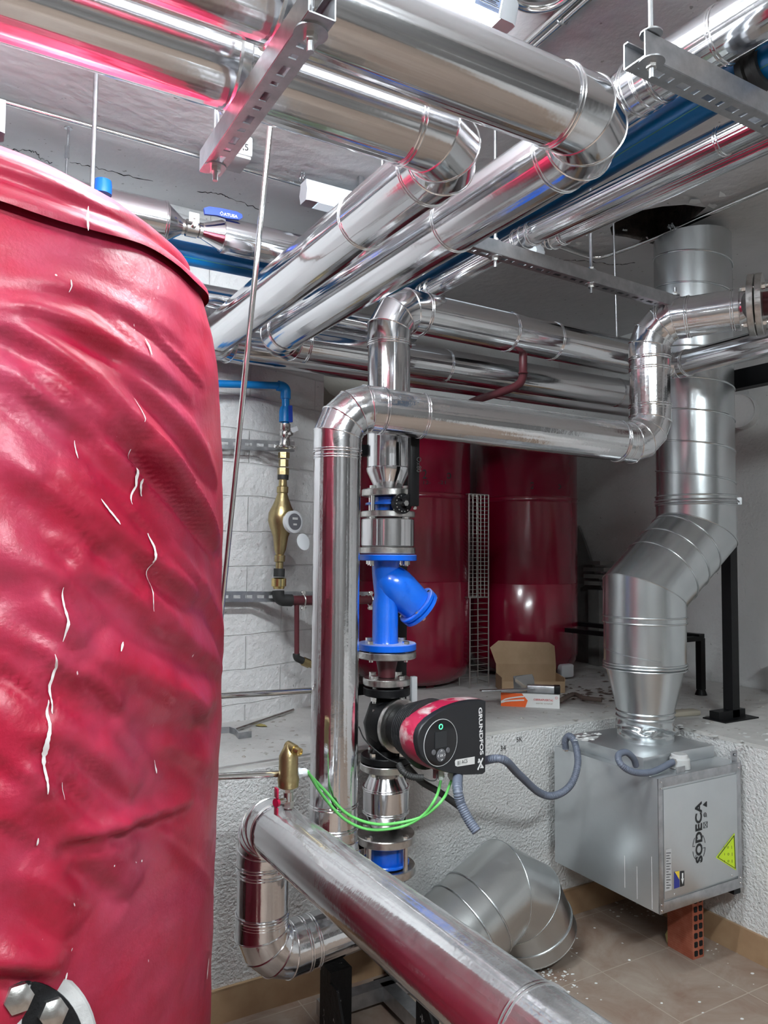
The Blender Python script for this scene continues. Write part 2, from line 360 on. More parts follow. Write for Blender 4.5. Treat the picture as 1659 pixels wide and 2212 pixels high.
def hwall(name, a, b, m, z0=0, z1=CZ, th=.1):
    a, b = V((a[0], a[1], 0)), V((b[0], b[1], 0)); n = (b-a).normalized().cross(V((0, 0, 1)))
    bm = NB(); prism(bm, [a+V((0, 0, z0)), b+V((0, 0, z0)), b+V((0, 0, z1)), a+V((0, 0, z1))], n*-th); return struct(name, bm, m)
hwall('wall_right', (4.05, 4.35), (4.05, -2.6), M['wall'])
hwall('wall_back', (1.67, 4.35), (4.05, 4.35), M['wall'])
bm = NB(); w = [(-2.2, 3.31), (1.22, 3.31), (1.66, 3.50), (1.66, 4.35), (-2.2, 4.35)]
prism(bm, [(x, y, PZ) for x, y in w], (0, 0, CZ-PZ)); struct('wall_left', bm, M['wallblock'])
hwall('wall_front', (-2.2, -2.6), (4.05, -2.6), M['wallraw'], th=-.1)
hwall('wall_side', (-2.2, -2.6), (-2.2, 4.35), M['wallraw'])
# ceiling with a broken opening beside the duct
hc = [P(x, y, Z=CZ) for x, y in ((1318, 492), (1322, 508), (1352, 512), (1385, 520), (1420, 530), (1470, 508), (1500, 470), (1525, 448), (1480, 442), (1430, 446), (1400, 452), (1365, 458), (1340, 470))]
hcx = sum((p.x for p in hc))/len(hc); hcy = sum((p.y for p in hc))/len(hc)
hc.sort(key=lambda p: math.atan2(p.y-hcy, p.x-hcx))
bm = NB()
def rectpt(a):
    x0, x1, y0, y1 = -2.3, 4.15, -2.7, 4.45; c, s = math.cos(a), math.sin(a); t = 1e9
    for lim, cc, o in ((x0, c, hcx), (x1, c, hcx)):
        if abs(cc) > 1e-6 and (lim-o)/cc > 0: t = min(t, (lim-o)/cc)
    for lim, cc, o in ((y0, s, hcy), (y1, s, hcy)):
        if abs(cc) > 1e-6 and (lim-o)/cc > 0: t = min(t, (lim-o)/cc)
    return V((hcx+c*t, hcy+s*t, CZ))
ang = [math.atan2(p.y-hcy, p.x-hcx) for p in hc]
corners = [math.atan2(y-hcy, x-hcx) for x in (-2.3, 4.15) for y in (-2.7, 4.45)]
inner = []; allang = sorted(ang+corners)
def rad_at(a):
    for i in range(len(ang)):
        a0, a1 = ang[i], ang[(i+1) % len(ang)]; a1u = a1+2*PI if a1 < a0 else a1
        for aa in (a, a+2*PI):
            if a0-1e-9 <= aa <= a1u+1e-9:
                p, q = hc[i], hc[(i+1) % len(ang)]; t = (aa-a0)/(a1u-a0) if a1u > a0 else 0
                return p.lerp(q, t)
iv = [bm.verts.new(rad_at(a)) for a in allang]; ov = [bm.verts.new(rectpt(a)) for a in allang]; tv = [bm.verts.new(v.co+V((0, 0, .16))+V((random.uniform(-.03, .03), random.uniform(-.03, .03), 0))) for v in iv]
n = len(allang)
for i in range(n):
    j = (i+1) % n; bm.faces.new((iv[i], ov[i], ov[j], iv[j])); f = bm.faces.new((iv[j], tv[j], tv[i], iv[i])); f.material_index = 1
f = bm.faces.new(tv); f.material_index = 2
otop = [bm.verts.new(v.co+V((0, 0, .3))) for v in ov]; bm.faces.new(otop)
for i in range(n): bm.faces.new((ov[i], ov[(i+1) % n], otop[(i+1) % n], otop[i]))
struct('ceiling', bm, [M['ceil'], M['holeside'], M['hole']])
# lifted plaster flakes round the opening and cracks along the wall joint
bm = NB()
for x, y, s in ((1330, 470, 22), (1250, 520, 14), (1265, 505, 12), (1365, 520, 20), (1400, 512, 16), (1350, 492, 14), (1500, 430, 26), (1540, 438, 20), (1560, 415, 14), (1380, 430, 12), (1240, 545, 12), (1300, 500, 12), (1480, 425, 12)):
    c = P(x, y, Z=CZ-.006); k = 7; r = s/900
    pts = [c+V((math.cos(a*2*PI/k)*r*random.uniform(.6, 1.6), math.sin(a*2*PI/k)*r*random.uniform(.4, 1.), -random.uniform(0, .018))) for a in range(k)]
    poly(bm, pts); 
solo('ceiling_plaster_flakes', bm, M['flake'], 'loose curled plaster flakes hanging round the broken ceiling hole', 'plaster', kind='stuff')
bm = NB()
for pth in (((26, 322), (60, 326), (78, 331), (92, 345), (112, 352)), ((150, 352), (195, 360), (250, 372), (330, 392)), ((425, 414), (470, 420), (500, 428), (560, 452)), ((1195, 560), (1240, 563), (1290, 566), (1330, 572), (1370, 568))):
    tube(bm, [q+V((0, random.uniform(-.012, .012), 0)) for q in spline([P(x, y, Z=CZ-.0005) for x, y in pth], 8)], [random.uniform(.0004, .0026) for _ in range((len(pth)-1)*8+1)], 5)
solo('ceiling_crack', bm, M['hole'], 'thin dark cracks running along the ceiling near the wall', 'crack', kind='stuff')

# ------------------------------------------------------------------ insulated pipe runs
def arc_pts(a, c, b, rb, k):
    """mitre points replacing the corner c of the path a-c-b by k joints"""
    d0 = (a-c).normalized(); d1 = (b-c).normalized(); th = PI-d0.angle(d1); T = rb*math.tan(th/2)
    s = c+d0*T; nrm = ((d0+d1).normalized()); ctr = c+nrm*(rb/math.cos(th/2)); e0 = s-ctr; ax = e0.cross(c+d1*T-ctr).normalized()
    dl = th/k; out = []
    for i in range(k):
        q = Matrix.Rotation((i+.5)*dl, 3, ax) @ e0; out.append(ctr+q/math.cos(dl/2))
    return s, out, c+d1*T
def run(name, label, pts, R, rb=.13, k=4, rings=(), m=None, cat='insulated pipe', group=None, skips=(), lead=.03, mb=None):
    pts = [V(p) for p in pts]; m = m or M['clad']; mb = mb or M['bead']
    root = thing(name, label, cat, min(pts, key=lambda p: p.z), group)
    n = len(pts); starts = [pts[0]]; ends = []
    for i in range(1, n-1):
        s, mid, e = arc_pts(pts[i-1], pts[i], pts[i+1], rb, k)
        d0 = (pts[i]-pts[i-1]).normalized(); d1 = (pts[i+1]-pts[i]).normalized()
        a, b = s-d0*lead, e+d1*lead
        bm = NB(); lp = mitre(bm, [a]+mid+[b], R+.0025, 48); el = obj('elbow', bm, m, root, 12)
        bm = NB()
        for q in lp[1:-1]: tube(bm, q, .0024, 6, closed=True)
        for q, dd in ((a, d0), (b, d1)): dring(bm, q, dd, R+.002)
        obj('seam_bead', bm, mb, el)
        ends.append(a); starts.append(b)
    ends.append(pts[-1])
    for i, (a, b) in enumerate(zip(starts, ends)):
        if i in skips: continue
        bm = NB(); rolled(bm, a, b, R); obj('pipe_jacket', bm, m, root, 20)
    for i, x, y in rings:
        t, q = on(pts[i], pts[i+1], x, y)
        bm = NB(); dring(bm, q, pts[i+1]-pts[i], R); obj('joint_band', bm, mb, root)
    return root
RZ = 2.5; RR = .0775
# the two big runs that cross the top of the picture, turn back and end in the wall
run('insulated_pipe', 'shiny insulated pipe crossing top of photo, upper one, turning back at its right end',
    [(-1.6, 1.12, RZ), (1.183, 1.12, RZ), (1.183, 3.0, RZ), (4.02, 3.0, RZ)], RR, .115, 3,
    [(1, 985, 485), (2, 962, 790), (2, 1330, 852)])
run('insulated_pipe', 'shiny insulated pipe crossing top left, lower one, turning back beside the ceiling lamp',
    [(-1.6, 1.335, RZ), (.962, 1.335, RZ), (.962, 3.185, RZ), (4.02, 3.185, RZ)], RR, .115, 3,
    [(1, 790, 480)])
# sleeve ends near the strut
for (Y, x, y, w) in ((1.12, 588, 50, 'upper'), (1.335, 505, 180, 'lower')):
    t, q = on(V((-1.6, Y, RZ)), V((1.1, Y, RZ)), x, y)
    bm = NB(); lathe(bm, q, (-1, 0, 0), [(0, RR+.001), (.004, RR+.006), (.02, RR+.0065), (.024, RR+.002)], 48)
    par = [o for o in bpy.data.objects if o.name.startswith('insulated_pipe')][0 if w == 'upper' else 1]
    root = bpy.data.objects['insulated_pipe' if w == 'upper' else 'insulated_pipe.001']
    obj('sleeve_end', bm, M['bead'], root)

CYc = 2.36; CXc = 1.379
def zc(y): return P(835, y, Y=CYc).z
# riser above the pump column + upper run
zt = P(841, 655, Y=CYc).z
ZU = 2.492
run('insulated_pipe', 'vertical pump riser elbowing right under the ceiling pipes, plain silver jacket',
    [(CXc, CYc, zc(1010)), (CXc, CYc, ZU), (2.60, 2.36, 2.475)], .0765, .11, 3,
    [(0, 841, 742), (1, 1100, 712), (1, 1195, 730)])
bpy.data.objects['insulated_pipe.002']
# left riser, lower run, drop and the branch to the flange
LX, LY = 1.095, 2.2
p_el = P(1405, 965, f=2.93); ZL = 2.075
rD = V((p_el.x, p_el.y, 2.02))
run('insulated_pipe', 'left silver riser bending right across the pump riser, then up to the flange',
    [(LX, LY-1.75, .595), (LX, LY, .595), (LX, LY, ZL), rD, (rD.x, rD.y, 2.497), P(1600, 668, Z=2.497)], .075, .115, 4,
    [(1, 731, 990), (1, 716, 1735), (2, 790, 888), (2, 912, 890), (2, 1350, 955), (3, 1395, 885), (3, 1395, 800), (4, 1432, 748), (4, 1587, 682)], m=M['clad_dust'])
# foreground pipe dropping to the floor level run
FX, FY = .878, 2.24
zF = P(575, 1748, Y=FY).z
ZB = P(700, 2035, Y=FY).z
run('insulated_pipe', 'dusty foreground pipe running to the lower right corner, red reflection along it',
    [(.784, .15, .902), (FX, FY, .779), (FX, FY, ZB), (1.36, FY+.03, ZB+.03)], .0775, .1, 4,
    [(0, 620, 1740), (0, 1190, 2200), (1, 562, 1880), (1, 562, 1985), (2, 675, 2040)], m=M['clad_dust'])
# small bore insulated pipes
run('insulated_pipe', 'slim silver pipe on the right running under the flanged pipe',
    [P(1405, 785, Y=2.2), P(1452, 792, Y=2.2), P(1700, 728, Z=P(1452, 792, Y=2.2).z)], .053, .05, 3, [])
bm = NB()
# flange at the right end
fl = P(1618, 661, Z=2.497); dY = (P(1600, 668, Z=2.497)-V((rD.x, rD.y, 2.497))).normalized()
t = thing('pipe_flange', 'bolted steel flange pair on the pipe end at right edge', 'flange', fl)
bm = NB(); cyl(bm, P(1598, 668, Z=2.497), fl+dY*.005, .066, .052, 40); obj('reducer_cone', bm, M['clad'], t)
bm = NB()
lathe(bm, fl, dY, [(0, .03), (0, .108), (.002, .110), (.02, .110), (.022, .108), (.022, .03)], 48); obj('flange_plate', bm, M['steel'], t)
bm = NB(); lathe(bm, fl+dY*.026, dY, [(0, .03), (0, .108), (.002, .110), (.02, .110), (.022, .108), (.022, .03)], 48); obj('flange_plate', bm, M['steel'], t)
bm = NB(); cyl(bm, fl+dY*.04, fl+dY*.5, .042); obj('primed_pipe', bm, M['oxide'], t)
u, v = frame(dY)
for i in range(4):
    a = PI/4+i*PI/2+.3; c = fl+u*math.cos(a)*.088+v*math.sin(a)*.088
    bm = NB(); hexn(bm, c-dY*.014, dY, .011, .014); cyl(bm, c-dY*.02, c+dY*.07, .006, n=12); hexn(bm, c+dY*.048, dY, .012, .012); obj('bolt', bm, M['bolt'], t)

# silver and blue pipes under the ceiling: along the right, then along the back to the left
run('insulated_pipe', 'high silver pipe at top right above the blue pipe',
    [P(1750, -40, Z=2.75), P(1400, 176, Z=2.75), (1.50, 2.66, 2.75), (.84, 2.66, 2.75)], .064, .1, 3, [(0, 1560, 70)])
a = P(481, 510, Y=2.66)
bmx = None
blueA = [P(1760, 75, Z=2.72), P(1450, 262, Z=2.72), (1.65, 2.82, 2.72), (-.9, 2.82, 2.72)]
t = thing('water_main', 'blue plastic water main with a green stripe under the ceiling', 'water pipe', (1.65, 2.82, 2.68))
s, mid, e = arc_pts(V(blueA[1]), V(blueA[2]), V(blueA[3]), .08, 6)
bm = NB(); tube(bm, [blueA[0], blueA[1], s]+mid+[e, blueA[3]], .0425, 32); obj('pipe', bm, M['pbblue'], t)
for a, b, dz in ((blueA[0], blueA[1], 0), (blueA[1], blueA[2], 0), (blueA[2], blueA[3], 0)):
    a, b = V(a), V(b); d = (b-a).normalized(); sd = V((-d.y, d.x, 0)); sd = sd if sd.dot(C0-a) > 0 else -sd
    o = (sd*.78+V((0, 0, -.626)))*.0425
    bm = NB(); tube(bm, [a+o, b+o], .0014, 6); obj('green_stripe', bm, M['green'], t)
q0 = V(blueA[0]).lerp(V(blueA[1]), .28); dq = (V(blueA[1])-V(blueA[0])).normalized()
bm = NB(); lathe(bm, q0, dq, [(0, .045), (.0, .054), (.012, .056), (.016, .05), (.03, .05), (.034, .056), (.05, .056), (.052, .045)], 32); obj('rubber_coupling', bm, M['blkrub'], t)

run('insulated_pipe', 'slim silver pipe resting on the long slotted strut, left of the pair',
    [P(1750, 212, Z=2.62), P(1137, 511, Z=2.62), P(925, 628, Z=2.62), (1.7, 3.28, 2.62)], .036, .06, 1, [(0, 1137, 511), (0, 1560, 300)])
qe = P(1180, 524, Z=2.615)
run('insulated_pipe', 'slim silver pipe on the slotted strut, right of the pair, turning up at its end',
    [P(1750, 265, Z=2.615), qe, qe+V((0, 0, .5))], .029, .045, 5, [])
# left group: valve and cones
t = thing('insulated_pipe', 'thick silver pipe at upper left ending in a cone before the small valve', 'insulated pipe', (.4, 2.6, 2.68))
ax = lambda x: V((x, 2.66, 2.75))
tA, A = on(ax(-1), ax(2), 362, 450); tB, B = on(ax(-1), ax(2), 398, 462); tC, Cc = on(ax(-1), ax(2), 445, 478); tD, D = on(ax(-1), ax(2), 480, 492)
bm = NB(); cyl(bm, (-1.2, 2.66, 2.75), A, .072, n=56); obj('pipe_jacket', bm, M['clad'], t)
bm = NB(); cyl(bm, A, B, .072, .03, 48); obj('cone_end', bm, M['clad'], t)
bm = NB(); dring(bm, A, (1, 0, 0), .072); obj('joint_band', bm, M['bead'], t)
t = thing('ball_valve', 'small nickel ball valve with blue lever between two silver cones', 'valve', (B+Cc)/2-V((0, 0, .04)))
bm = NB(); dx = V((1, 0, 0)); mm = (B+Cc)/2; L_ = (Cc-B).length
lathe(bm, B-dx*.01, dx, [(0, .024), (.0, .027), (.02, .027), (.022, .022), (L_/2-.01, .03), (L_/2+.03, .03), (L_-.004, .022), (L_-.002, .027), (L_+.02, .027), (L_+.02, .02)], 12); obj('valve_body', bm, M['nickel'], t, 40)
bm = NB(); cyl(bm, mm, mm+V((0, -.05, .0)), .010, n=16); box(bm, mm+V((-.005, -.05, .02)), (.036, .004, .034)); hexn(bm, mm+V((-.005, -.052, .022)), (0, -1, 0), .008, .006); obj('stem_plate', bm, M['nickel'], t)
l0 = P(442, 452, Y=2.60); l1 = P(524, 470, Y=2.60)
bm = NB(); pp = [P(x, y, Y=2.60) for x, y in ((441, 449), (452, 446), (480, 450), (512, 457), (523, 463), (524, 470), (517, 474), (490, 471), (470, 465), (443, 462))]
prism(bm, pp, (0, .012, 0)); hd = obj('lever', bm, mat('blue_lever', (.01, .05, .5), .35), t)
text('lettering', 'ATUSA', P(483, 465.5, Y=2.599), (P(520, 472, Y=2.6)-P(483, 465, Y=2.6)), (0, 0, 1), .011, M['whiteink'], hd, width=.052, bold=.02)
bm = NB(); q = P(479, 461, Y=2.5985)
for s in (-1, 1): tube(bm, [q+V((s*.006, 0, 0)), q+V((0, 0, .007)), ] , .0008, 5); tube(bm, [q+V((s*.006, 0, 0)), q+V((0, 0, -.007))], .0008, 5)
obj('emblem', bm, M['whiteink'], hd)
root = thing('insulated_pipe', 'short silver cone and pipe right of the small blue-lever valve', 'insulated pipe', D-V((0, 0, .06)))
bm = NB(); cyl(bm, Cc, D, .028, .056, 48); obj('cone_end', bm, M['clad'], root)
bm = NB(); dring(bm, D, (1, 0, 0), .056); obj('joint_band', bm, M['bead'], root)
bm = NB(); cyl(bm, D, D+V((.25, 0, 0)), .0565, n=48); obj('pipe_jacket', bm, M['clad'], root)
bm = NB(); lathe(bm, P(222, 420, Y=2.55), (0, 0, 1), [(0, .028), (.03, .028), (.045, .026), (.046, .02)], 20); solo('blue_cap', bm, M['blue'], 'ribbed blue plastic cap on the thick silver pipe, behind the red tank', 'cap')
bm = NB(); cyl(bm, (-1, 3.02, 2.64), (1.9, 3.02, 2.64), .047, n=40)
solo('insulated_pipe', bm, M['clad'], 'thin silver pipe along the left wall below the blue main', 'insulated pipe')

# ------------------------------------------------------------------ struts and hanging rods
def strut(name, label, a, b, w, h, parent=None):
    a, b = V(a), V(b); d = (b-a).normalized(); L = (b-a).length; s = d.cross(V((0, 0, 1))).normalized(); z = V((0, 0, 1)); th = .0025
    t = thing(name, label, 'strut channel', (a+b)/2)
    bm = NB()
    for q in (-1, 1):
        box(bm, (a+b)/2+s*q*(w/2), (L, th, h), d, s, z)
        box(bm, (a+b)/2+s*q*(w/2-.005)+z*h/2, (L, .010, th), d, s, z)
        box(bm, (a+b)/2+s*q*(w/2-w*.17)-z*h/2, (L, w*.34, th), d, s, z)
    x = 0; i = 0
    while x < L:
        wd = .022 if i % 2 else .018
        box(bm, a+d*min(x+wd/2, L-wd/2)-z*h/2, (wd, w*.34, th*.98), d, s, z); x += wd+(.028 if i % 2 else .012); i += 1
    obj('slotted_channel', bm, M['zinc'], t); return t
s1 = strut('strut_channel', 'purple-tinted slotted steel strut under the two top pipes, bolted ends', (.448, .965, 2.392), (.449, 1.50, 2.392), .042, .042)
def rod(name, label, p, z0, z1, r=.005, par=None, wash=.02, group=None, top=True):
    p = V(p); t = thing(name, label, 'threaded rod', (p.x, p.y, z0), group)
    bm = NB(); cyl(bm, (p.x, p.y, z0), (p.x, p.y, z1), r, n=12); obj('rod', bm, M['zinc'], t)
    return t
def washer_nut(t, p, r=.022, dn=-1):
    bm = NB(); cyl(bm, p, V(p)+V((0, 0, dn*.003)), r, n=28); obj('washer', bm, M['zinc'], t)
    bm = NB(); hexn(bm, V(p)+V((0, 0, dn*.003)), (0, 0, dn), .0105, .010); obj('nut', bm, M['bolt'], t)
for y, w in ((1.005, 'near end'), (1.462, 'far end')):
    t = rod('threaded_rod', 'threaded hanger rod and nut through the %s of the purple-tinted strut' % w, (.448, y, 0), 2.34, CZ, .0055)
    washer_nut(t, (.448, y, 2.370), .026 if y < 1.2 else .021)
strut('strut_channel', 'galvanised slotted strut at the upper right under the blue main', P(1370, 108, Z=2.60), V((2.2, 1.03, 2.6)), .052, .052)
p = P(1407, 105, Z=2.6)
t = rod('threaded_rod', 'bright hanger rod at the near end of the upper right strut', p, 2.54, CZ); washer_nut(t, (p.x, p.y, 2.573), .026); washer_nut(t, (p.x, p.y, 2.628), .022, 1)
strut('strut_channel', 'long galvanised slotted strut crossing in front of the big vertical duct', P(1010, 522, Z=2.555), P(1515, 672, Z=2.555), .042, .042)
for x, y, w in ((1070, 540, 'left part'), (1277, 600, 'middle'), (1458, 652, 'right end')):
    p = P(x, y, Z=2.555); z1 = CZ if x < 1400 else 2.61
    t = rod('threaded_rod', 'hanger rod through the %s of the long slotted strut' % w, p, 2.50, z1, .0055)
    washer_nut(t, (p.x, p.y, 2.533), .022); washer_nut(t, (p.x, p.y, 2.578), .018, 1)
for a, b, w, fd in (((208, 160), (199, 400), 'bright hanger rod left, beside the blue cap', 2.35), ((147, 300), (143, 360), 'short hanger with coupling nut above the red tank', 2.75), ((1325, 560), (1334, 760), 'thin dark hanger rod in front of the back ceiling', 3.3), ((827, 300), (825, 380), 'pale blue-lit hanger rod between the top pipes', 2.4), ((912, 590), (912, 650), 'short hanger rod behind the riser elbow', 3.1)):
    p0, p1 = P(*a, f=fd), P(*b, f=fd); r = .0075 if fd == 2.35 else .004
    bm = NB(); top = p0.copy(); top.z = CZ; cyl(bm, (p1.x, p1.y, p1.z-.05), top, r, n=12)
    if fd == 2.75: hexn(bm, (p0+p1)/2-V((0, 0, .02)), (0, 0, 1), .009, .045); cyl(bm, top-V((0, 0, .004)), top, .014)
    solo('hanger_rod', bm, M['zinc'], w, 'hanger rod')
# leaning bright tube
bm = NB(); p0, p1 = P(592, 190, f=2.3), P(470, 1400, f=2.42); p1 = p0.lerp(p1, p0.z/(p0.z-p1.z)); cyl(bm, p0, p1, .0088, n=20)
solo('conduit_tube', bm, M['chrome'], 'bright steel tube leaning down between the red tank and the wall', 'tube')
# ceiling conduits
def conduit(label, pts, r=.011, k=8, name='conduit'):
    bm = NB(); tube(bm, spline(pts, k), r, 14); return solo(name, bm, M['chrome'], label, 'conduit')
zz = CZ-.022
conduit('steel conduit along the ceiling on the left, towards the far lamp', [P(-60, 198, Z=zz), P(0, 217, Z=zz), P(380, 324, Z=zz), P(880, 464, Z=zz)], .0095)
conduit('steel conduit bending along the broken ceiling behind the duct', [P(1140, 505, Z=zz), P(1200, 530, Z=zz), P(1255, 550, Z=zz), P(1285, 556, Z=zz), P(1320, 549, Z=zz), P(1415, 514, Z=zz), P(1540, 458, Z=zz), P(1670, 402, Z=zz)], .011)
pa, pb = P(1275, -20, Z=zz), P(1120, 118, Z=zz)
for dx_, w in ((-.014, 'left'), (.014, 'right')):
    bm = NB(); cyl(bm, pa+V((dx_, 0, 0)), pb+V((dx_, 0, 0)), .0115, n=16); cyl(bm, pb+V((dx_, 0, 0)), pb+V((dx_, .5, 0)), .0115, n=16)
    solo('conduit', bm, M['chrome'], '%s conduit of the parallel pair on the ceiling right of the lit lamp' % w, 'conduit')
conduit('curved conduit loop on the ceiling beside the lit lamp', [P(1060, -25, Z=zz), P(1100, -2, Z=zz), P(1140, 16, Z=zz), P(1185, 14, Z=zz), P(1225, -6, Z=zz), P(1250, -40, Z=zz)], .0135)
def clip(c, d, label):
    c = V(c); bm = NB(); s = V(d).cross(V((0, 0, 1))).normalized(); torus(bm, c, d, .015, .003, 20, 6)
    for q in (-1, 1): box(bm, c+s*q*.02, (.01, .014, .006), d, s); cyl(bm, c+s*q*.022-V((0, 0, .008)), c+s*q*.022+V((0, 0, .01)), .004, n=8)
    cyl(bm, c, (c.x, c.y, CZ), .004, n=8)
    solo('pipe_clip', bm, M['zinc'], label, 'pipe clip')
clip(P(652, 384, Z=zz), (1, 0, 0), 'small conduit clip just before the far ceiling lamp')
clip(P(1210, 40, Z=zz), (0, 1, 0), 'small conduit clip on the paired ceiling conduits')
clip(P(1452, 492, Z=zz), (0, 1, 0), 'small conduit clip above the rim of the duct')
# junction box
t = thing('junction_box', 'grey ceiling junction box with handwritten note beside the strut end', 'junction box', (.93, 2.66, 3.03))
bm = NB(); q = P(497, 345, Z=3.04); box(bm, (q.x, q.y, 3.075), (.13, .13, .075), bev=.008); obj('box_body', bm, M['greypl'], t)
bm = NB(); box(bm, (q.x, q.y, 3.033), (.12, .12, .012), bev=.004); obj('box_lid', bm, M['greypl'], t)
text('note', '11,5', (q.x-.005, q.y-.0655, 3.055), (1, 0, 0), (0, 0, 1), .024, M['ink'], t, thick=.0005)
# lamps
def lamp(label, a, b, w, h, lens, zc_, lit=None):
    a, b = V(a), V(b); d = (b-a).normalized(); s = d.cross(V((0, 0, 1))).normalized(); z = V((0, 0, 1))
    t = thing('ceiling_lamp', label, 'lamp', (a+b)/2); L = (b-a).length; c = (a+b)/2
    def prof(k, dz0): return [(-w*.34*k, dz0+h*.5), (-w*.5*k, dz0+h*.05), (-w*.34*k, dz0-h*.5), (w*.34*k, dz0-h*.5), (w*.5*k, dz0+h*.05), (w*.34*k, dz0+h*.5)]
    bm = NB(); r0 = [[bm.verts.new(a+d*x+s*p[0]+z*p[1]) for p in prof(1, 0)] for x in (.05, L-.05)]; skin(bm, r0); obj('diffuser', bm, lens, t)
    for x0, x1 in ((0, .055), (L-.055, L)):
        bm = NB(); r0 = [[bm.verts.new(a+d*x+s*p[0]+z*p[1]) for p in prof(k, 0)] for x, k in ((x0, .9 if x0 == 0 else 1.06), (x0+.012, 1.06), (x1-.012, 1.06), (x1, 1.06 if x0 == 0 else .9))]; skin(bm, r0); obj('end_cap', bm, M['lampbody'], t)
    bm = NB(); box(bm, c+z*h*.55, (L, w*.66, h*.25), d, s); obj('housing', bm, M['lampbody'], t)
    for x in (.25, L-.25):
        bm = NB(); box(bm, V((a+d*x).to_tuple()[:2]+((c.z+h*.6+CZ)/2,)), (.02, .02, max(.004, CZ-c.z-h*.6)), d, s); obj('bracket', bm, M['zinc'], t)
    return t
la = P(1096, 38, Z=2.98)
t = lamp('lit ceiling lamp at the top edge above the upper silver pipe', la, la-V((1.25, 0, 0)), .10, .085, M['lens'], 2.98)
bm = NB(); q = la+V((-.10, -.047, -.02)); s_ = V((0, .2, -.51)).normalized()
box(bm, la+V((-.095, -.0455, -.012)), (.075, .002, .05), (1, 0, 0), (0, .85, .35), (0, -.35, .85)); lb = obj('printed_label', bm, mat('pale_blue_label', (.45, .55, .8), .5), t)
bm = NB()
for i in range(7): box(bm, la+V((-.095, -.047-.0, -.03+i*.006)), (.062-(i % 3)*.01, .001, .0016))
obj('label_print', bm, M['ink'], lb)
lb_ = P(655, 418, Z=2.99)
lamp('long ceiling lamp behind the two diagonal pipes, pale plastic', lb_, lb_+V((1.2, 0, 0)), .085, .07, M['lens2'], 2.99)
lc = P(10, 268, Z=2.95)
lamp('end of a pale lamp cut off by the left edge', lc-V((1.2, 0, 0)), lc, .10, .09, M['lens2'], 2.9)
lamp('lamp behind the camera over the floor', V((.2, -.9, 3.0)), V((1.4, -.9, 3.0)), .10, .085, M['lens'], 3)
lamp('lamp in the far left part of the room', V((-1.5, .3, 3.0)), V((-.3, .3, 3.0)), .10, .085, M['lens'], 3)

# ------------------------------------------------------------------ pump column
def zP(y): return zc(y)
def disc(bm, z0, z1, r, bev=.0025, n=48, hole=0):
    lo, hi = min(z0, z1), max(z0, z1)
    return lathe(bm, (CXc, CYc, lo), (0, 0, 1), [(0, r-bev), (bev, r), (hi-lo-bev, r), (hi-lo, r-bev)], n)
px = 2.7/1650
def bolts(t, r, n, ph, z0, z1, hr=.0125, sr=.0075, head=.012, tail=.012):
    for i in range(n):
        a = ph+2*PI*i/n; c = V((CXc+math.cos(a)*r, CYc+math.sin(a)*r, 0)); bm = NB()
        cyl(bm, c+V((0, 0, z0-tail)), c+V((0, 0, z1+.004)), sr, n=12)
        hexn(bm, c+V((0, 0, z1)), (0, 0, 1), hr, head); hexn(bm, c+V((0, 0, z0-tail*.75)), (0, 0, 1), hr, tail*.75)
        obj('bolt', bm, M['bolt'], t)
FR = .0985
r0 = bpy.data.objects['insulated_pipe.002']
bm = NB(); lathe(bm, (CXc, CYc, zP(1060)), (0, 0, 1), [(0, .045), (zP(1020)-zP(1060), .077), (zP(1012)-zP(1060), .079), (zP(1010)-zP(1060), .0765)], 48); obj('cone_end', bm, M['clad'], r0)
bm = NB(); disc(bm, zP(1058), zP(1073), .095); obj('flange_plate', bm, M['steel'], r0)
# butterfly valve
t = thing('butterfly_valve', 'blue butterfly valve with long black lever below the crossing pipes', 'valve', (CXc, CYc, zP(1105)))
bm = NB(); disc(bm, zP(1105), zP(1074), .058); disc(bm, zP(1092), zP(1087), .082, .001, 24); vb_ = obj('valve_body', bm, M['blue'], t)
bolts(t, .082, 4, .35, zP(1118), zP(1058), head=.010)
h0 = P(868, 1088, Y=CYc-.10)
dv = (h0-V((CXc, CYc, h0.z))).normalized()
bm = NB(); cyl(bm, V((CXc, CYc, h0.z))+dv*.05, h0-dv*.01, .016, .022, 24); bar(bm, V((CXc, CYc-.095, h0.z))-V((.03, 0, 0)), h0-dv*.02, .02, .012); obj('valve_neck', bm, M['blue'], t)
bm = NB(); cyl(bm, h0-dv*.012, h0+dv*.008, .036, n=36); obj('notch_plate', bm, M['blk'], t)
bm = NB(); sv = V((dv.y, -dv.x, 0)); sv = sv if sv.dot(CR) > 0 else -sv
for i in range(9):
    a = PI*.6+i*PI*1.1/8; c = h0+sv*math.cos(a)*.028+V((0, 0, math.sin(a)*.028))+dv*.009; cyl(bm, c, c+dv*.003, .0025, n=8)
hexn(bm, h0+dv*.008, dv, .010, .012); obj('indicator_marks', bm, M['bolt'], t)
lt = P(894, 945, Y=CYc-.14); lm = P(893, 1075, Y=CYc-.13)
bm = NB(); bar(bm, h0+dv*.015, lm, .04, .018, dv); bar(bm, lm+V((0, 0, -.03)), lt, .037, .022, dv, bev=.005); lv = obj('lever', bm, M['blk'], t)
bm = NB(); q = P(889, 1098, Y=CYc-.12); hexn(bm, h0+V((0, 0, 0))+dv*.025, dv, .01, .008); hexn(bm, q+dv*.02, dv, .006, .006); obj('lever_bolt', bm, M['bolt'], lv)
nrm_ = V((-.5, -.866, 0)); text('lettering', 'Ox80', lt+dv*.012+V((.0, -.008, -.07)), V((0, 0, -1)), V((0, 0, 1)).cross(nrm_)*1, .016, M['blkrub'], lv)
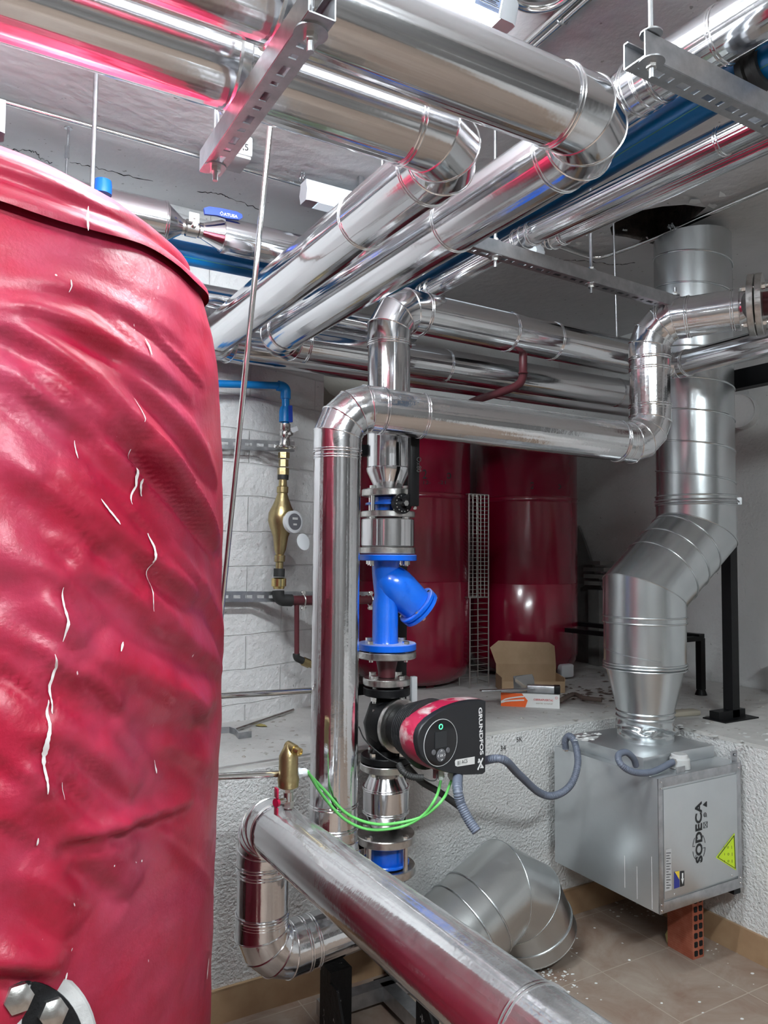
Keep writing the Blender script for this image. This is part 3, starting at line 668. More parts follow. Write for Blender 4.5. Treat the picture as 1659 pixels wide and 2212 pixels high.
# spool with clad collar
t = thing('pipe_spool', 'short mirror-bright collar between butterfly valve and blue strainer', 'pipe spool', (CXc, CYc, zP(1196)))
bm = NB(); disc(bm, zP(1118), zP(1105), .097); obj('flange_plate', bm, M['steel'], t)
bm = NB(); disc(bm, zP(1181), zP(1121), .095, .004, 64); obj('pipe_jacket', bm, M['clad'], t)
bm = NB(); disc(bm, zP(1196), zP(1182), .099); obj('flange_plate', bm, M['steel'], t)
# Y strainer
t = thing('y_strainer', 'bright blue cast iron strainer with slanting branch, above the pump', 'strainer', (CXc, CYc, zP(1405)))
bm = NB(); disc(bm, zP(1211), zP(1198), .104); obj('flange_plate', bm, M['bluedust'], t)
bm = NB(); disc(bm, zP(1403), zP(1388), .104); obj('flange_plate', bm, M['bluedust'], t)
zb = zP(1211); 
bm = NB()
lathe(bm, (CXc-.008, CYc, zP(1390)), (0, 0, 1), [(0, .050), (.01, .046), (zP(1300)-zP(1390), .0455), (zP(1285)-zP(1390), .040), (zP(1240)-zP(1390), .048), (zP(1222)-zP(1390), .049), (zP(1208)-zP(1390), .053)], 48)
b0 = V((CXc-.005, CYc-.005, zP(1248))); b1 = P(900, 1308, Y=CYc-.02); bd = (b1-b0).normalized(); Lb = (b1-b0).length
lathe(bm, b0-bd*.02, bd, [(-.022, .004), (-.016, .022), (-.004, .040), (.012, .053), (.035, .063), (.06, .068), (.09, .068), (Lb, .063), (Lb+.012, .064)], 44)
body_ = obj('strainer_body', bm, M['blue'], t, 40)
bm = NB(); lathe(bm, b1-bd*.006, bd, [(0, .076), (.002, .079), (.012, .079), (.014, .075)], 44); obj('branch_flange', bm, M['bluedust'], t)
bm = NB(); lathe(bm, b1+bd*.011, bd, [(0, .072), (.003, .078), (.013, .078), (.017, .07), (.022, .03)], 44); obj('cover', bm, M['blue'], t)
u, v = frame(bd)
for i in range(4):
    a = .5+i*PI/2; c = b1+u*math.cos(a)*.067+v*math.sin(a)*.067; bm = NB(); hexn(bm, c-bd*.012, bd, .0075, .008); cyl(bm, c, c+bd*.03, .004, n=10); hexn(bm, c+bd*.024, bd, .0075, .007); obj('bolt', bm, M['bolt'], t)
tn = V((-.4, -.9, .1)).normalized()
# raised cast lettering on the branch
for s_, off in (('PN16', 0.0), ('DN65', .021)):
    uu = V((.40, -.18, -.9)).normalized(); nn_ = (C0-b0).normalized(); vv = nn_.cross(uu).normalized()
    o_ = (b0*.55+b1*.45)+nn_*.0665-uu*.022-vv*(-.018+off); text('lettering', s_, o_, uu, vv, .013, M['blue'], body_, thick=.001)
bolts(t, .085, 4, .35+0, zP(1408), zP(1388), head=.011, tail=.028)
bolts(t, .085, 4, .35+0, zP(1211), zP(1211)+.002, head=.001, tail=.018)
# reducer
t = thing('pipe_reducer', 'dark red primed reducer between two steel flanges above the pump', 'pipe reducer', (CXc, CYc, zP(1478)))
bm = NB(); disc(bm, zP(1420), zP(1405), .104); obj('flange_plate', bm, M['steel'], t)
bm = NB(); lathe(bm, (CXc, CYc, zP(1462)), (0, 0, 1), [(0, .030), (zP(1450)-zP(1462), .031), (zP(1419)-zP(1462), .041)], 36); obj('reducer_cone', bm, M['oxide'], t)
bm = NB(); disc(bm, zP(1478), zP(1463), .084); obj('flange_plate', bm, M['steel'], t)
bolts(t, .066, 4, .35, zP(1495), zP(1463), head=.012, tail=.03)
# ------------------------------------------------------------------ circulator pump
pz = zP(1560); pc = V((CXc, CYc, pz)); ph = math.radians(40)
md = V((-.5, -.866, 0))*math.cos(ph)+V((.866, -.5, 0))*math.sin(ph); md.normalize()
t = thing('circulator_pump', 'black and crimson circulator pump with square control head', 'pump', (CXc, CYc, zP(1645)))
bm = NB(); disc(bm, zP(1500), zP(1483), .083); disc(bm, zP(1643), zP(1628), .09)
lathe(bm, (CXc, CYc, zP(1630)), (0, 0, 1), [(0, .05), (.02, .045), (.05, .07), (zP(1560)-zP(1630), .082), (zP(1520)-zP(1630), .06), (zP(1505)-zP(1630), .042), (zP(1495)-zP(1630), .046)], 40)
lathe(bm, pc-md*.03, md, [(0, .06), (.02, .085), (.07, .088), (.085, .084)], 44)
obj('pump_housing', bm, M['blk'], t, 40)
bm = NB(); lathe(bm, pc+md*.058, md, [(0, .086), (.003, .092), (.012, .094), (.020, .092), (.022, .084)], 48)
cq = pc+md*.068; uu, vv = frame(md); side = -CR
for dz in (-.014, .018): c = cq+side*.088+V((0, 0, dz)); cyl(bm, c-md*.02-V((0, 0, 0)), c+md*.03, .008, n=14)
cyl(bm, cq+side*.092+V((0, 0, .02)), cq+side*.088+V((0, 0, .055)), .004, n=10); obj('clamp_ring', bm, M['steel'], t)
bm = NB(); lathe(bm, pc+md*.08, md, [(0, .070), (.004, .073), (.055, .073), (.06, .078), (.16, .078)], 44); obj('motor_body', bm, M['blk'], t)
bm = NB(); lathe(bm, pc+md*.14, md, [(0, .070), (.085, .086), (.12, .098)], 44); obj('stator_cone', bm, M['blk'], t)
bm = NB()
for i in range(8):
    o_ = pc+md*(.128+i*.0125); g__ = .088+i*.0040; lathe(bm, o_, md, [(0, g__-.002), (.001, g__), (.0045, g__), (.0055, g__-.002)], 44)
obj('cooling_fins', bm, mat('fin_black', (.02, .02, .022), .25), t)
# head
fc = pc+md*.305
out = [(1050.6, 1514.6), (1050, 1668), (1044, 1673), (1004, 1674.6), (975, 1671), (953, 1665), (934, 1656), (920, 1646), (910, 1633), (905.5, 1619), (902.7, 1605), (902.7, 1592), (906, 1578), (912, 1567.5), (926, 1553), (945, 1540), (965, 1529), (985.5, 1521), (1003, 1516), (1021, 1513), (1042, 1512)]
fp = [PP(x, y, fc, md) for x, y in out]; ctr = sum(fp, V())/len(fp)
def shell(bm, secs):
    rings = []
    for dep, sc in secs: rings.append([bm.verts.new(ctr+(p-ctr)*sc-md*dep) for p in fp])
    skin(bm, rings)
bm = NB(); shell(bm, [(0, .975), (.003, .995), (.008, 1.0), (.03, 1.0)]); hd = obj('control_head', bm, M['face'], t)
bm = NB()
bc = pc+md*.22
rings = []
for k, (dep, sc) in enumerate(((.022, 1.003), (.034, 1.03), (.065, 1.035), (.085, 1.01), (.098, .95))):
    tt = k/4*.10; rings.append([bm.verts.new((ctr+(p-ctr)*sc)*(1-tt)+(pc+md*0+(p-ctr).normalized()*.10+(ctr-pc).project(md))*tt-md*dep) for p in fp])
skin(bm, rings); obj('crimson_shell', bm, M['redshell'], t, 40)
fu = V((0, 0, 1)).cross(md).normalized(); fu = fu if fu.dot(CR) > 0 else -fu; fv = V((0, 0, 1))
def F(x, y, off=0): return PP(x, y, fc+md*off, md)
dc = F(951.6, 1604); DR = .0735
bm = NB(); lathe(bm, dc-md*.001, md, [(0, DR), (.0025, DR), (.003, DR-.002)], 56); pan = obj('display_panel', bm, mat('glossy_black', (.006, .006, .008), .12), hd)
bm = NB(); torus(bm, dc+md*.001, md, DR, .0012, 56, 6); obj('panel_rim', bm, M['greypl'], pan)
bm = NB(); box(bm, F(951, 1597)+md*.003, (.052, .002, .05), fu, md, fv); obj('screen', bm, mat('dark_screen', (.02, .022, .025), .3), pan)
bm = NB(); torus(bm, F(951, 1569.5)+md*.003, md, .0075, .0016, 24, 6); obj('status_light', bm, M['led'], pan)
bm = NB(); lathe(bm, F(951.5, 1631)+md*.001, md, [(0, .020), (.003, .020), (.004, .018)], 32)
for x, y in ((935.5, 1625), (966, 1620)): lathe(bm, F(x, y)+md*.001, md, [(0, .0085), (.003, .0085), (.004, .007)], 20)
obj('buttons', bm, mat('grey_button', (.12, .12, .13), .4), pan)
text('lettering', 'OK', F(951.5, 1633.5)+md*.0055, fu, fv, .007, M['whiteink'], pan, bold=.02, center=True)
bm = NB()
for s_, dx_, dz_ in (((1, 0), .0145, 0), ((-1, 0), -.0145, 0), ((0, 1), 0, .0145), ((0, -1), 0, -.0145)):
    c = F(951.5, 1631)+fu*dx_+fv*dz_+md*.0055; a_ = fu*s_[0]+fv*s_[1]; b_ = fu*-s_[1]+fv*s_[0]
    tube(bm, [c-a_*.002+b_*.004, c+a_*.002, c-a_*.002-b_*.004], .0007, 5)
obj('arrow_marks', bm, M['whiteink'], pan)
text('lettering', 'MAGNA3', F(951.5, 1620)+md*.0035, fu, fv, .0028, M['whiteink'], pan, center=True)
text('lettering', 'GRUNDFOS', F(1033.5, 1529)+md*.0005, -fv+fu*.05, fu+fv*.05, .0105*1.6, M['whiteink'], hd, width=.158, bold=.03)
bm = NB(); c = F(1037.5, 1649)+md*.001
for a_, b_ in (((-.018, -.019), (.016, .016)), ((-.012, .016), (.004, -.002)), ((.004, -.004), (.018, -.017)), ((-.016, .004), (-.004, .014)), ((.0, -.014), (.012, -.012))):
    bar(bm, c+fu*a_[0]*.75+fv*a_[1], c+fu*b_[0]*.75+fv*b_[1], .0055, .0008, md)
obj('emblem', bm, M['whiteink'], hd)
bm = NB(); poly(bm, [F(x, y)+md*.001 for x, y in ((983, 1654), (982, 1645), (984, 1641), (1025, 1634), (1025, 1650), (988, 1656))]); sk = obj('white_sticker', bm, M['paper'], hd)
text('note', 'B1 ACS', F(987.5, 1652.5)+md*.0015, fu+fv*.02, fv, .012, M['ink'], sk, width=.046, thick=.0006)
for x, y in ((952, 1655), (975, 1658)):
    c = F(x, 1664, -.05); e = F(x, 1684, -.05)
    bm = NB(); cyl(bm, c, c.lerp(e, .35), .010, n=16); cyl(bm, c.lerp(e, .35), c.lerp(e, .7), .0125, n=6); cyl(bm, c.lerp(e, .7), e, .0115, .008, 20); obj('cable_gland', bm, M['white'], t)
c = F(941, 1660, -.05); bm = NB(); cyl(bm, c, c-V((0, 0, .03)), .009, n=14); obj('plug', bm, M['oxide'], t)
bolts(t, .068, 4, .35, zP(1662), zP(1628), head=.014, tail=.012)
# lower spool
t = thing('pipe_spool', 'barrel-shaped bright spool under the pump with flanges', 'pipe spool', (CXc, CYc, zP(1812)))
bm = NB(); disc(bm, zP(1660), zP(1645), .092); obj('flange_plate', bm, M['steel'], t)
z0 = zP(1782)
bm = NB(); lathe(bm, (CXc, CYc, z0), (0, 0, 1), [(0, .053), (zP(1750)-z0, .078), (zP(1748)-z0, .0795), (zP(1701)-z0, .081), (zP(1698)-z0, .079), (zP(1660)-z0, .047)], 56); obj('pipe_jacket', bm, M['clad'], t, 15)
bm = NB()
for y in (1749, 1699): dring(bm, (CXc, CYc, zP(y)), (0, 0, 1), .080, .0035, .002)
obj('joint_band', bm, M['bead'], t)
bm = NB(); disc(bm, zP(1814), zP(1797), .104); obj('flange_plate', bm, M['steel'], t)
t = thing('check_valve', 'blue wafer check valve clamped between two big flanges with long studs', 'valve', (CXc, CYc, zP(1862)))
bm = NB(); disc(bm, zP(1862), zP(1815), .066); disc(bm, zP(1862), zP(1855), .084); obj('valve_body', bm, M['blue'], t)
bolts(t, .088, 4, .35, zP(1866), zP(1797), hr=.012, sr=.0095, head=.008, tail=.004)
t = thing('insulated_pipe', 'stub of the pump column below the check valve, behind the foreground pipe', 'insulated pipe', (CXc, CYc, .03))
bm = NB(); disc(bm, zP(1882), zP(1864), .105); obj('flange_plate', bm, M['steel'], t)
bm = NB(); z0 = .30; lathe(bm, (CXc, CYc, z0), (0, 0, 1), [(0, .072), (zP(1918)-z0, .072), (zP(1912)-z0, .074), (zP(1882)-z0, .05)], 48); obj('pipe_jacket', bm, M['clad'], t, 15)
# black post behind the column
bm = NB(); box(bm, (CXc+.13, 2.50, 1.0), (.05, .05, 2.0), bev=.003); box(bm, (CXc+.13, 2.50, .004), (.12, .12, .008))
for z in (1.98, 1.1, .55): bar(bm, (CXc-.16, 2.50, z), (CXc+.15, 2.50, z), .04, .04)
solo('support_post', bm, M['blk'], 'black square steel post standing right behind the pump column', 'post')
bm = NB(); box(bm, P(893, 1490, Y=2.44), (.025, .02, .10), bev=.004); solo('white_bracket', bm, M['white'], 'small white plastic bracket tab on the black post', 'bracket')
# cables
def cable(name, label, pts, r, m, corr=0, cat='cable', k=14):
    s = spline(pts, k)
    if corr:
        # resample evenly and ripple the radius
        L = [0];
        for a, b in zip(s, s[1:]): L.append(L[-1]+(b-a).length)
        n = max(8, int(L[-1]/corr*4)); q = []; j = 0
        for i in range(n+1):
            d = L[-1]*i/n
            while j < len(L)-2 and L[j+1] < d: j += 1
            q.append(s[j].lerp(s[j+1], (d-L[j])/max(1e-9, L[j+1]-L[j])))
        rr = [r*(1+.09*math.sin(i*PI/2)) for i in range(n+1)]; s = q
    else: rr = r
    bm = NB(); tube(bm, s, rr, 12); return solo(name, bm, m, label, cat, ang=80)
g1 = F(952, 1688, -.05); g2 = F(975, 1686, -.05); ge = P(664, 1666, Y=2.08)
for dx_, (x, ys), g, lab in ((0, (0, 0), g1, 'green cable hanging in the lower loop, from the left pump gland'), (1, (8, 0), g2, 'green cable hanging in the upper loop, from the right pump gland')):
    pts = [ge+V((0, 0, -.004*dx_))] + [P(a, b, f=ff) for a, b, ff in (((700, 1722, 2.3), (745, 1770, 2.33), (800, 1792, 2.35), (870, 1785, 2.38), (915, 1760, 2.38), (942, 1722, 2.38)) if not dx_ else ((698, 1704, 2.3), (750, 1758, 2.33), (810, 1780, 2.35), (870, 1776, 2.38), (920, 1760, 2.38), (958, 1725, 2.38)))]+[g]
    cable('green_cable', lab, pts, .0046, M['cable_g'])
cable('flexible_conduit', 'dark grey ribbed conduit ending free below the pump head', [F(990, 1668, -.06), P(988, 1700, f=2.42), P(995, 1735, f=2.40), P(1012, 1770, f=2.38), P(1030, 1797, f=2.36)], .0155, M['flex'], .007)
cable('flexible_conduit', 'smooth grey hose crossing behind the pump head to the wall', [P(878, 1655, f=2.6), P(910, 1688, f=2.6), P(950, 1712, f=2.6), P(1000, 1748, f=2.62)], .0115, M['blkrub'])
cable('flexible_conduit', 'black ribbed sensor lead under the pump', [P(862, 1652, f=2.45), P(872, 1668, f=2.42), P(890, 1678, f=2.42), P(915, 1680, f=2.42)], .0105, M['blkrub'], .006)
cable('sensor_wire', 'thin black wire from the pump clamp to the ribbed lead', [P(775, 1570, f=2.6), P(790, 1600, f=2.55), P(830, 1635, f=2.5), P(862, 1650, f=2.45)], .0022, M['blkrub'])
cable('sensor_wire', 'thin black wire linking the ribbed lead to the head plug', [P(915, 1680, f=2.42), P(930, 1686, f=2.42), P(942, 1684, f=2.42), P(944, 1672, f=2.44)], .002, M['blkrub'])
cable('flexible_conduit', 'long grey ribbed conduit looping from the pump to the fan box', [F(1035, 1645, -.07), P(1085, 1640, f=2.6), P(1120, 1672, f=2.75), P(1165, 1712, f=2.92), P(1200, 1718, f=2.97), P(1233, 1695, f=3.02), P(1248, 1650, f=3.06), P(1242, 1605, f=3.13), P(1230, 1590, f=3.17), P(1221, 1600, f=3.19), P(1222, 1616, f=3.2)], .0135, M['flex'], .007, k=20)

# ------------------------------------------------------------------ air vent on the foreground pipe
vx = P(622, 1745, Y=2.06); VY = 2.06
def zv(y): return P(622, y, Y=VY).z
t = thing('air_vent', 'brass automatic air vent standing on the foreground pipe elbow', 'air vent', (vx.x, VY, zv(1750)))
o_ = (vx.x, VY, 0)
bm = NB(); lathe(bm, (vx.x, VY, zv(1702)), (0, 0, 1), [(0, .022), (.004, .029), (zv(1690)-zv(1702), .030), (zv(1684)-zv(1702), .031), (zv(1678)-zv(1702), .030), (zv(1672)-zv(1702), .0275), (zv(1632)-zv(1702), .0275), (zv(1612)-zv(1702), .014), (zv(1606)-zv(1702), .008)], 32)
cyl(bm, (vx.x, VY+.01, zv(1612)), (vx.x+.010, VY-.022, zv(1617)), .014, n=20); obj('vent_body', bm, M['brass'], t)
bm = NB(); cyl(bm, (vx.x+.010, VY-.020, zv(1617)), (vx.x+.017, VY-.040, zv(1620)), .0115, n=20); torus(bm, (vx.x+.017, VY-.040, zv(1620)), (.2, -1, 0), .008, .002, 20, 6); obj('outlet_cap', bm, M['brassb'], t)
t2 = thing('ball_valve', 'nickel mini valve with red butterfly handle under the brass vent', 'valve', (vx.x, VY, zv(1752)))
bm = NB(); hexn(bm, (vx.x, VY, zv(1711)), (0, 0, 1), .014, zv(1702)-zv(1711)); cyl(bm, (vx.x, VY, zv(1745)), (vx.x, VY, zv(1711)), .014, n=20); hexn(bm, (vx.x, VY, zv(1743)), (0, 0, 1), .0165, .018); cyl(bm, (vx.x, VY, zv(1726)), (vx.x-.035, VY-.012, zv(1726)), .008, n=14); obj('valve_body', bm, M['nickel'], t2)
bm = NB(); cyl(bm, (vx.x, VY, zv(1762)), (vx.x, VY, zv(1744)), .012, n=16); obj('primed_nipple', bm, M['oxide'], t2)
hx = V((vx.x-.037, VY-.013, zv(1726))); bm = NB()
cyl(bm, hx, hx+V((-.008, -.003, 0)), .012, n=20)
box(bm, hx+V((-.004, 0, .027)), (.006, .022, .028), bev=.002); box(bm, hx+V((-.004, 0, -.027)), (.006, .022, .028), bev=.002); obj('butterfly_handle', bm, mat('crimson_handle', (.5, .01, .06), .4), t2)
# two horizontal bright tubes at left of the riser
bm = NB(); a, b = P(400, 1508, f=2.45), P(672, 1492, f=2.72); cyl(bm, a, b, .0105, n=20); solo('conduit_tube', bm, M['chrome'], 'upper bright horizontal tube between the tank and the left riser', 'tube')
t = thing('conduit_tube', 'lower bright horizontal tube ending in a white cable gland by the brass vent', 'tube', P(560, 1675, Y=2.1))
bm = NB(); a, b = P(440, 1679, Y=2.05), P(640, 1670, Y=2.085); cyl(bm, a, b, .0095, n=20); obj('tube', bm, M['chrome'], t)
bm = NB(); d = (b-a).normalized(); hexn(bm, b, d, .015, .014); lathe(bm, b+d*.014, d, [(0, .0135), (.014, .0135), (.024, .009)], 20); obj('cable_gland', bm, M['white'], t)

# ------------------------------------------------------------------ water meter line on the left wall
MY = 3.20
def Q(x, y, Y=MY): return P(x, y, Y=Y)
t = thing('water_supply_pipe', 'thin blue plastic pipe with elbow above the water meter', 'water pipe', Q(617, 905))
bm = NB(); tube(bm, [Q(440, 828), Q(604, 833)], .0165, 24); obj('pipe', bm, M['pbblue'], t)
bm = NB(); s, mid, e = arc_pts(Q(590, 833), Q(617, 836), Q(617, 880), .022, 5); tube(bm, [Q(600, 833), s]+mid+[e, Q(617, 862)], .0235, 24); obj('elbow', bm, M['pbblue'], t)
bm = NB(); tube(bm, [Q(617, 855), Q(617, 915)], .0175, 24); lathe(bm, Q(616, 912), (0, 0, 1), [(0, .028), (.05, .028), (.07, .022)], 24); obj('socket', bm, M['pbblue'], t)
t = thing('ball_valve', 'nickel ball valve with blue lever above the water meter', 'valve', Q(615, 970))
bm = NB(); z = Q(615, 962).z
lathe(bm, (Q(615, 962).x, MY, z), (0, 0, 1), [(0, .024), (.03, .024), (.034, .021), (.05, .027), (.065, .022), (.07, .025), (Q(615, 916).z-z, .025)], 10); c = Q(615, 938); cyl(bm, c, c+V((.02, -.035, 0)), .010, n=14); obj('valve_body', bm, M['nickel'], t, 40)
bm = NB(); bar(bm, Q(628, 912, MY-.04), Q(627, 876, MY-.04), .018, .006, (0, -1, 0)); obj('lever', bm, M['dkblue'], t)
bm = NB(); bar(bm, Q(629, 930, MY-.045), Q(643, 925, MY-.05), .022, .003, (0, -1, 0)); obj('tag', bm, M['white'], t)
t = thing('water_meter', 'brass water meter with white round dial and hanging lid', 'water meter', Q(603, 1300))
def vl(y, x=609): return Q(x, y)
bm = NB(); xs = lambda y: 614-(y-970)*12/290
pf = [(1243, .017), (1215, .017), (1213, .024), (1200, .024), (1198, .018), (1188, .026), (1160, .034), (1138, .052), (1125, .060), (1108, .058), (1092, .042), (1080, .032), (1066, .022), (1064, .026), (1052, .026), (1050, .019), (1036, .018)]
rings = []
for y, r in pf: c = Q(xs(y), y); rings.append(ringverts(bm, c, V((1, 0, 0)), V((0, 1, 0)), r, 20))
skin(bm, rings); c = Q(607, 1122); cyl(bm, c, c+V((.02, -.06, 0)), .037, n=28); obj('meter_body', bm, M['brass'], t, 40)
bm = NB()
for a, b, r in ((975, 990, .026), (990, 1008, .022), (1008, 1026, .026)): hexn(bm, Q(xs(b), b), (0, 0, 1), r, Q(0, a).z-Q(0, b).z)
obj('upper_union', bm, M['brass'], t)
bm = NB()
for a, b in ((1026, 1036), (1228, 1246)): cyl(bm, Q(xs(b), b), Q(xs(a), a), .025, n=20)
obj('rubber_ring', bm, M['blkrub'], t)
bm = NB(); lathe(bm, Q(602, 1272), (0, 0, 1), [(0, .024), (.01, .027), (.012, .033), (.045, .033), (.05, .024)], 28); obj('lower_union', bm, M['brassb'], t)
c = Q(628, 1128, MY-.05); dd = V((.30, -.95, .05)).normalized()
bm = NB(); lathe(bm, c, dd, [(0, .046), (.005, .05), (.025, .05), (.028, .042), (.027, .036)], 40); dl = obj('dial', bm, M['white'], t)
bm = NB(); lathe(bm, c+dd*.0275, dd, [(0, .037), (.001, .037)], 32); fa = obj('dial_face', bm, mat('dial_dark', (.15, .15, .17), .3), dl)
uu = V((0, 0, 1)).cross(dd).normalized(); uu = uu if uu.dot(CR) > 0 else -uu
bm = NB(); box(bm, c+dd*.03+V((0, 0, .014)), (.03, .001, .010), uu, dd); box(bm, c+dd*.03-V((0, 0, .012)), (.02, .001, .008), uu, dd); obj('counter_window', bm, M['paper'], fa)
c2 = Q(654, 1171, MY-.08); bm = NB(); lathe(bm, c2, V((.35, -.9, .2)), [(0, .036), (.002, .038), (.005, .038), (.006, .034)], 32); obj('dial_lid', bm, M['white'], t)
# dark elbow and red pipe
t = thing('primed_pipe', 'dark red pipe leaving right from black elbow below the meter', 'pipe', Q(640, 1300))
bm = NB(); s, mid, e = arc_pts(Q(600, 1270), Q(602, 1296), Q(650, 1298), .03, 6); tube(bm, [Q(601, 1276), s]+mid+[e, Q(630, 1297)], .027, 24); obj('black_elbow', bm, M['blkrub'], t)
bm = NB(); tube(bm, [Q(625, 1297), Q(690, 1297)], .022, 24); tube(bm, [Q(690, 1297), Q(805, 1296)], .019, 24); tube(bm, [Q(641, 1300), Q(641, 1412)], .0115, 16); obj('pipe', bm, M['oxide'], t)
bm = NB(); s, mid, e = arc_pts(Q(640, 1400), Q(640, 1422), Q(672, 1432), .02, 5); tube(bm, [Q(640, 1412), s]+mid+[e, Q(655, 1428)], .016, 18); obj('black_elbow', bm, M['blkrub'], t)
bm = NB(); tube(bm, [Q(654, 1428), Q(668, 1434)], .02, 8); tube(bm, [Q(666, 1433), Q(680, 1438)], .016, 16); obj('brass_union', bm, M['brass'], t)
for x in (655, 800):
    c = Q(x, 1297); bm = NB(); torus(bm, c, (1, 0, 0), .027, .004, 28, 8)
    for s_ in (1, -1): box(bm, c+V((0, 0, s_*.034)), (.016, .012, .02)); cyl(bm, c+V((-.012, 0, s_*.036)), c+V((.014, 0, s_*.036)), .005, n=8)
    obj('pipe_clamp', bm, M['bolt'], t)
c = Q(617, 966); bm = NB(); torus(bm, c, (0, 0, 1), .031, .005, 28, 8)
for s_ in (1, -1): box(bm, c+V((s_*.042, 0, 0)), (.022, .014, .014)); cyl(bm, c+V((s_*.045, -.012, 0)), c+V((s_*.045, .012, 0)), .006, n=8)
solo('pipe_clamp', bm, M['bolt'], 'bright clamp holding the pipe above the water meter', 'pipe clamp')
# slotted wall rails
def rail(a, b, h, label):
    bm = NB(); a, b = V(a), V(b); d = (b-a).normalized(); L = (b-a).length; y = V((0, 1, 0)); z = V((0, 0, 1)); c = (a+b)/2
    y = z.cross(d)
    for s_ in (-1, 1): box(bm, c+z*s_*(h/2-h*.17), (L, .003, h*.34), d, y, z); box(bm, c+z*s_*h/2+y*.012, (L, .024, .003), d, y, z)
    x = 0
    while x < L: box(bm, a+d*min(x+.011, L-.011), (.022, .0029, h*.34), d, y, z); x += .055
    solo('wall_rail', bm, M['zinc'], label, 'mounting rail')
rail(Q(440, 956, 3.245), Q(636, 965, 3.245), .044, 'slotted steel rail on the wall behind the valve above the meter')
rail(Q(440, 1289, 3.245), Q(800, 1289, 3.245), .044, 'slotted steel rail on the wall below the water meter')

# ------------------------------------------------------------------ big jacketed tank
TX, TY, TR = -.035, 1.88, .60; TT = 2.36
prof_z = [0.0, .3, .8, 1.2, 1.8, 1.98, 2.08, 2.15, 2.21, 2.27, 2.32, 2.355, 2.375]
prof_r = [.585, .60, .615, .62, .618, .605, .588, .567, .535, .475, .39, .25, .02]
def base_r(z): return np.interp(z, prof_z, prof_r)
folds = []
rnd = random.Random(3)
def addf(pts, amp, w): folds.append(([V((*tz(x, y),)) for x, y in pts], amp, w))
def tz(x, y):
    """spot of the photo -> (arc length, height) on the jacket"""
    d = ray(x, y); a = d.x**2+d.y**2; R_ = .62
    for _ in range(4):
        ox, oy = -TX, -TY; b = 2*(d.x*ox+d.y*oy); c = ox*ox+oy*oy-R_*R_; q = b*b-4*a*c
        s = (-b-math.sqrt(q))/(2*a) if q > 0 else -b/(2*a); z = CAMZ+d.z*s; R_ = float(base_r(z)) if z < 2.3 else .4
    th = math.atan2(d.y*s-TY, d.x*s-TX); return th*.6, z
SPEC = [(((-40, 655), (60, 660), (150, 695), (250, 745), (340, 800), (420, 870)), .011, .016),
        (((-40, 600), (80, 610), (180, 630), (300, 680), (400, 740)), .006, .016),
        (((-40, 690), (30, 700), (110, 760), (190, 820), (260, 890), (330, 960), (390, 1040)), .020, .022),
        (((-40, 770), (60, 840), (140, 880), (210, 935), (270, 1010), (310, 1060)), .015, .020),
        (((60, 790), (150, 850), (260, 930), (360, 1010), (440, 1110), (478, 1190)), .013, .018),
        (((250, 780), (340, 860), (420, 950), (475, 1050)), .012, .017),
        (((300, 960), (370, 1040), (430, 1110), (470, 1190)), .018, .014),
        (((-20, 960), (80, 1040), (150, 1120), (200, 1200)), .010, .026),
        (((120, 1000), (200, 1100), (280, 1180), (360, 1240), (450, 1300)), .013, .020),
        (((-30, 1180), (60, 1230), (120, 1310), (160, 1390)), .010, .030),
        (((150, 1210), (250, 1260), (330, 1340), (420, 1400), (480, 1450)), .011, .022),
        (((-30, 1330), (90, 1400), (190, 1470), (260, 1530)), .011, .030),
        (((200, 1400), (290, 1450), (370, 1500), (450, 1530)), .012, .028),
        (((270, 1520), (350, 1540), (420, 1540), (470, 1500)), .009, .03),
        (((90, 1560), (170, 1600), (230, 1660), (290, 1720)), .014, .022),
        (((-20, 1700), (100, 1740), (200, 1800), (290, 1850)), .009, .03),
        (((330, 1600), (400, 1620), (460, 1680)), .009, .02),
        (((130, 1810), (220, 1790), (300, 1770), (420, 1730)), .010, .012),
        (((180, 1830), (240, 1880), (290, 1930)), .012, .02),
        (((-20, 1500), (60, 1620), (90, 1720)), .008, .03),
        (((-40, 2075), (40, 2075), (130, 2095)), .016, .018),
        (((40, 1870), (110, 1950), (150, 2020)), .009, .022),
        (((430, 1250), (470, 1330), (480, 1420)), .008, .02)]
for s_ in SPEC: addf(*s_)
for i in range(46):
    x = rnd.uniform(-40, 380); y = rnd.uniform(620, 1900); sl = rnd.uniform(.45, .9)+x*.0012; n_ = rnd.randint(4, 6); st = rnd.uniform(18, 40)
    addf([(x+k*st, y+k*st*sl+k*k*st*.05) for k in range(n_) if x+k*st < 480] if x < 330 else [(x+k*20, y+k*24) for k in range(5)], rnd.uniform(.0025, .006), rnd.uniform(.006, .012))
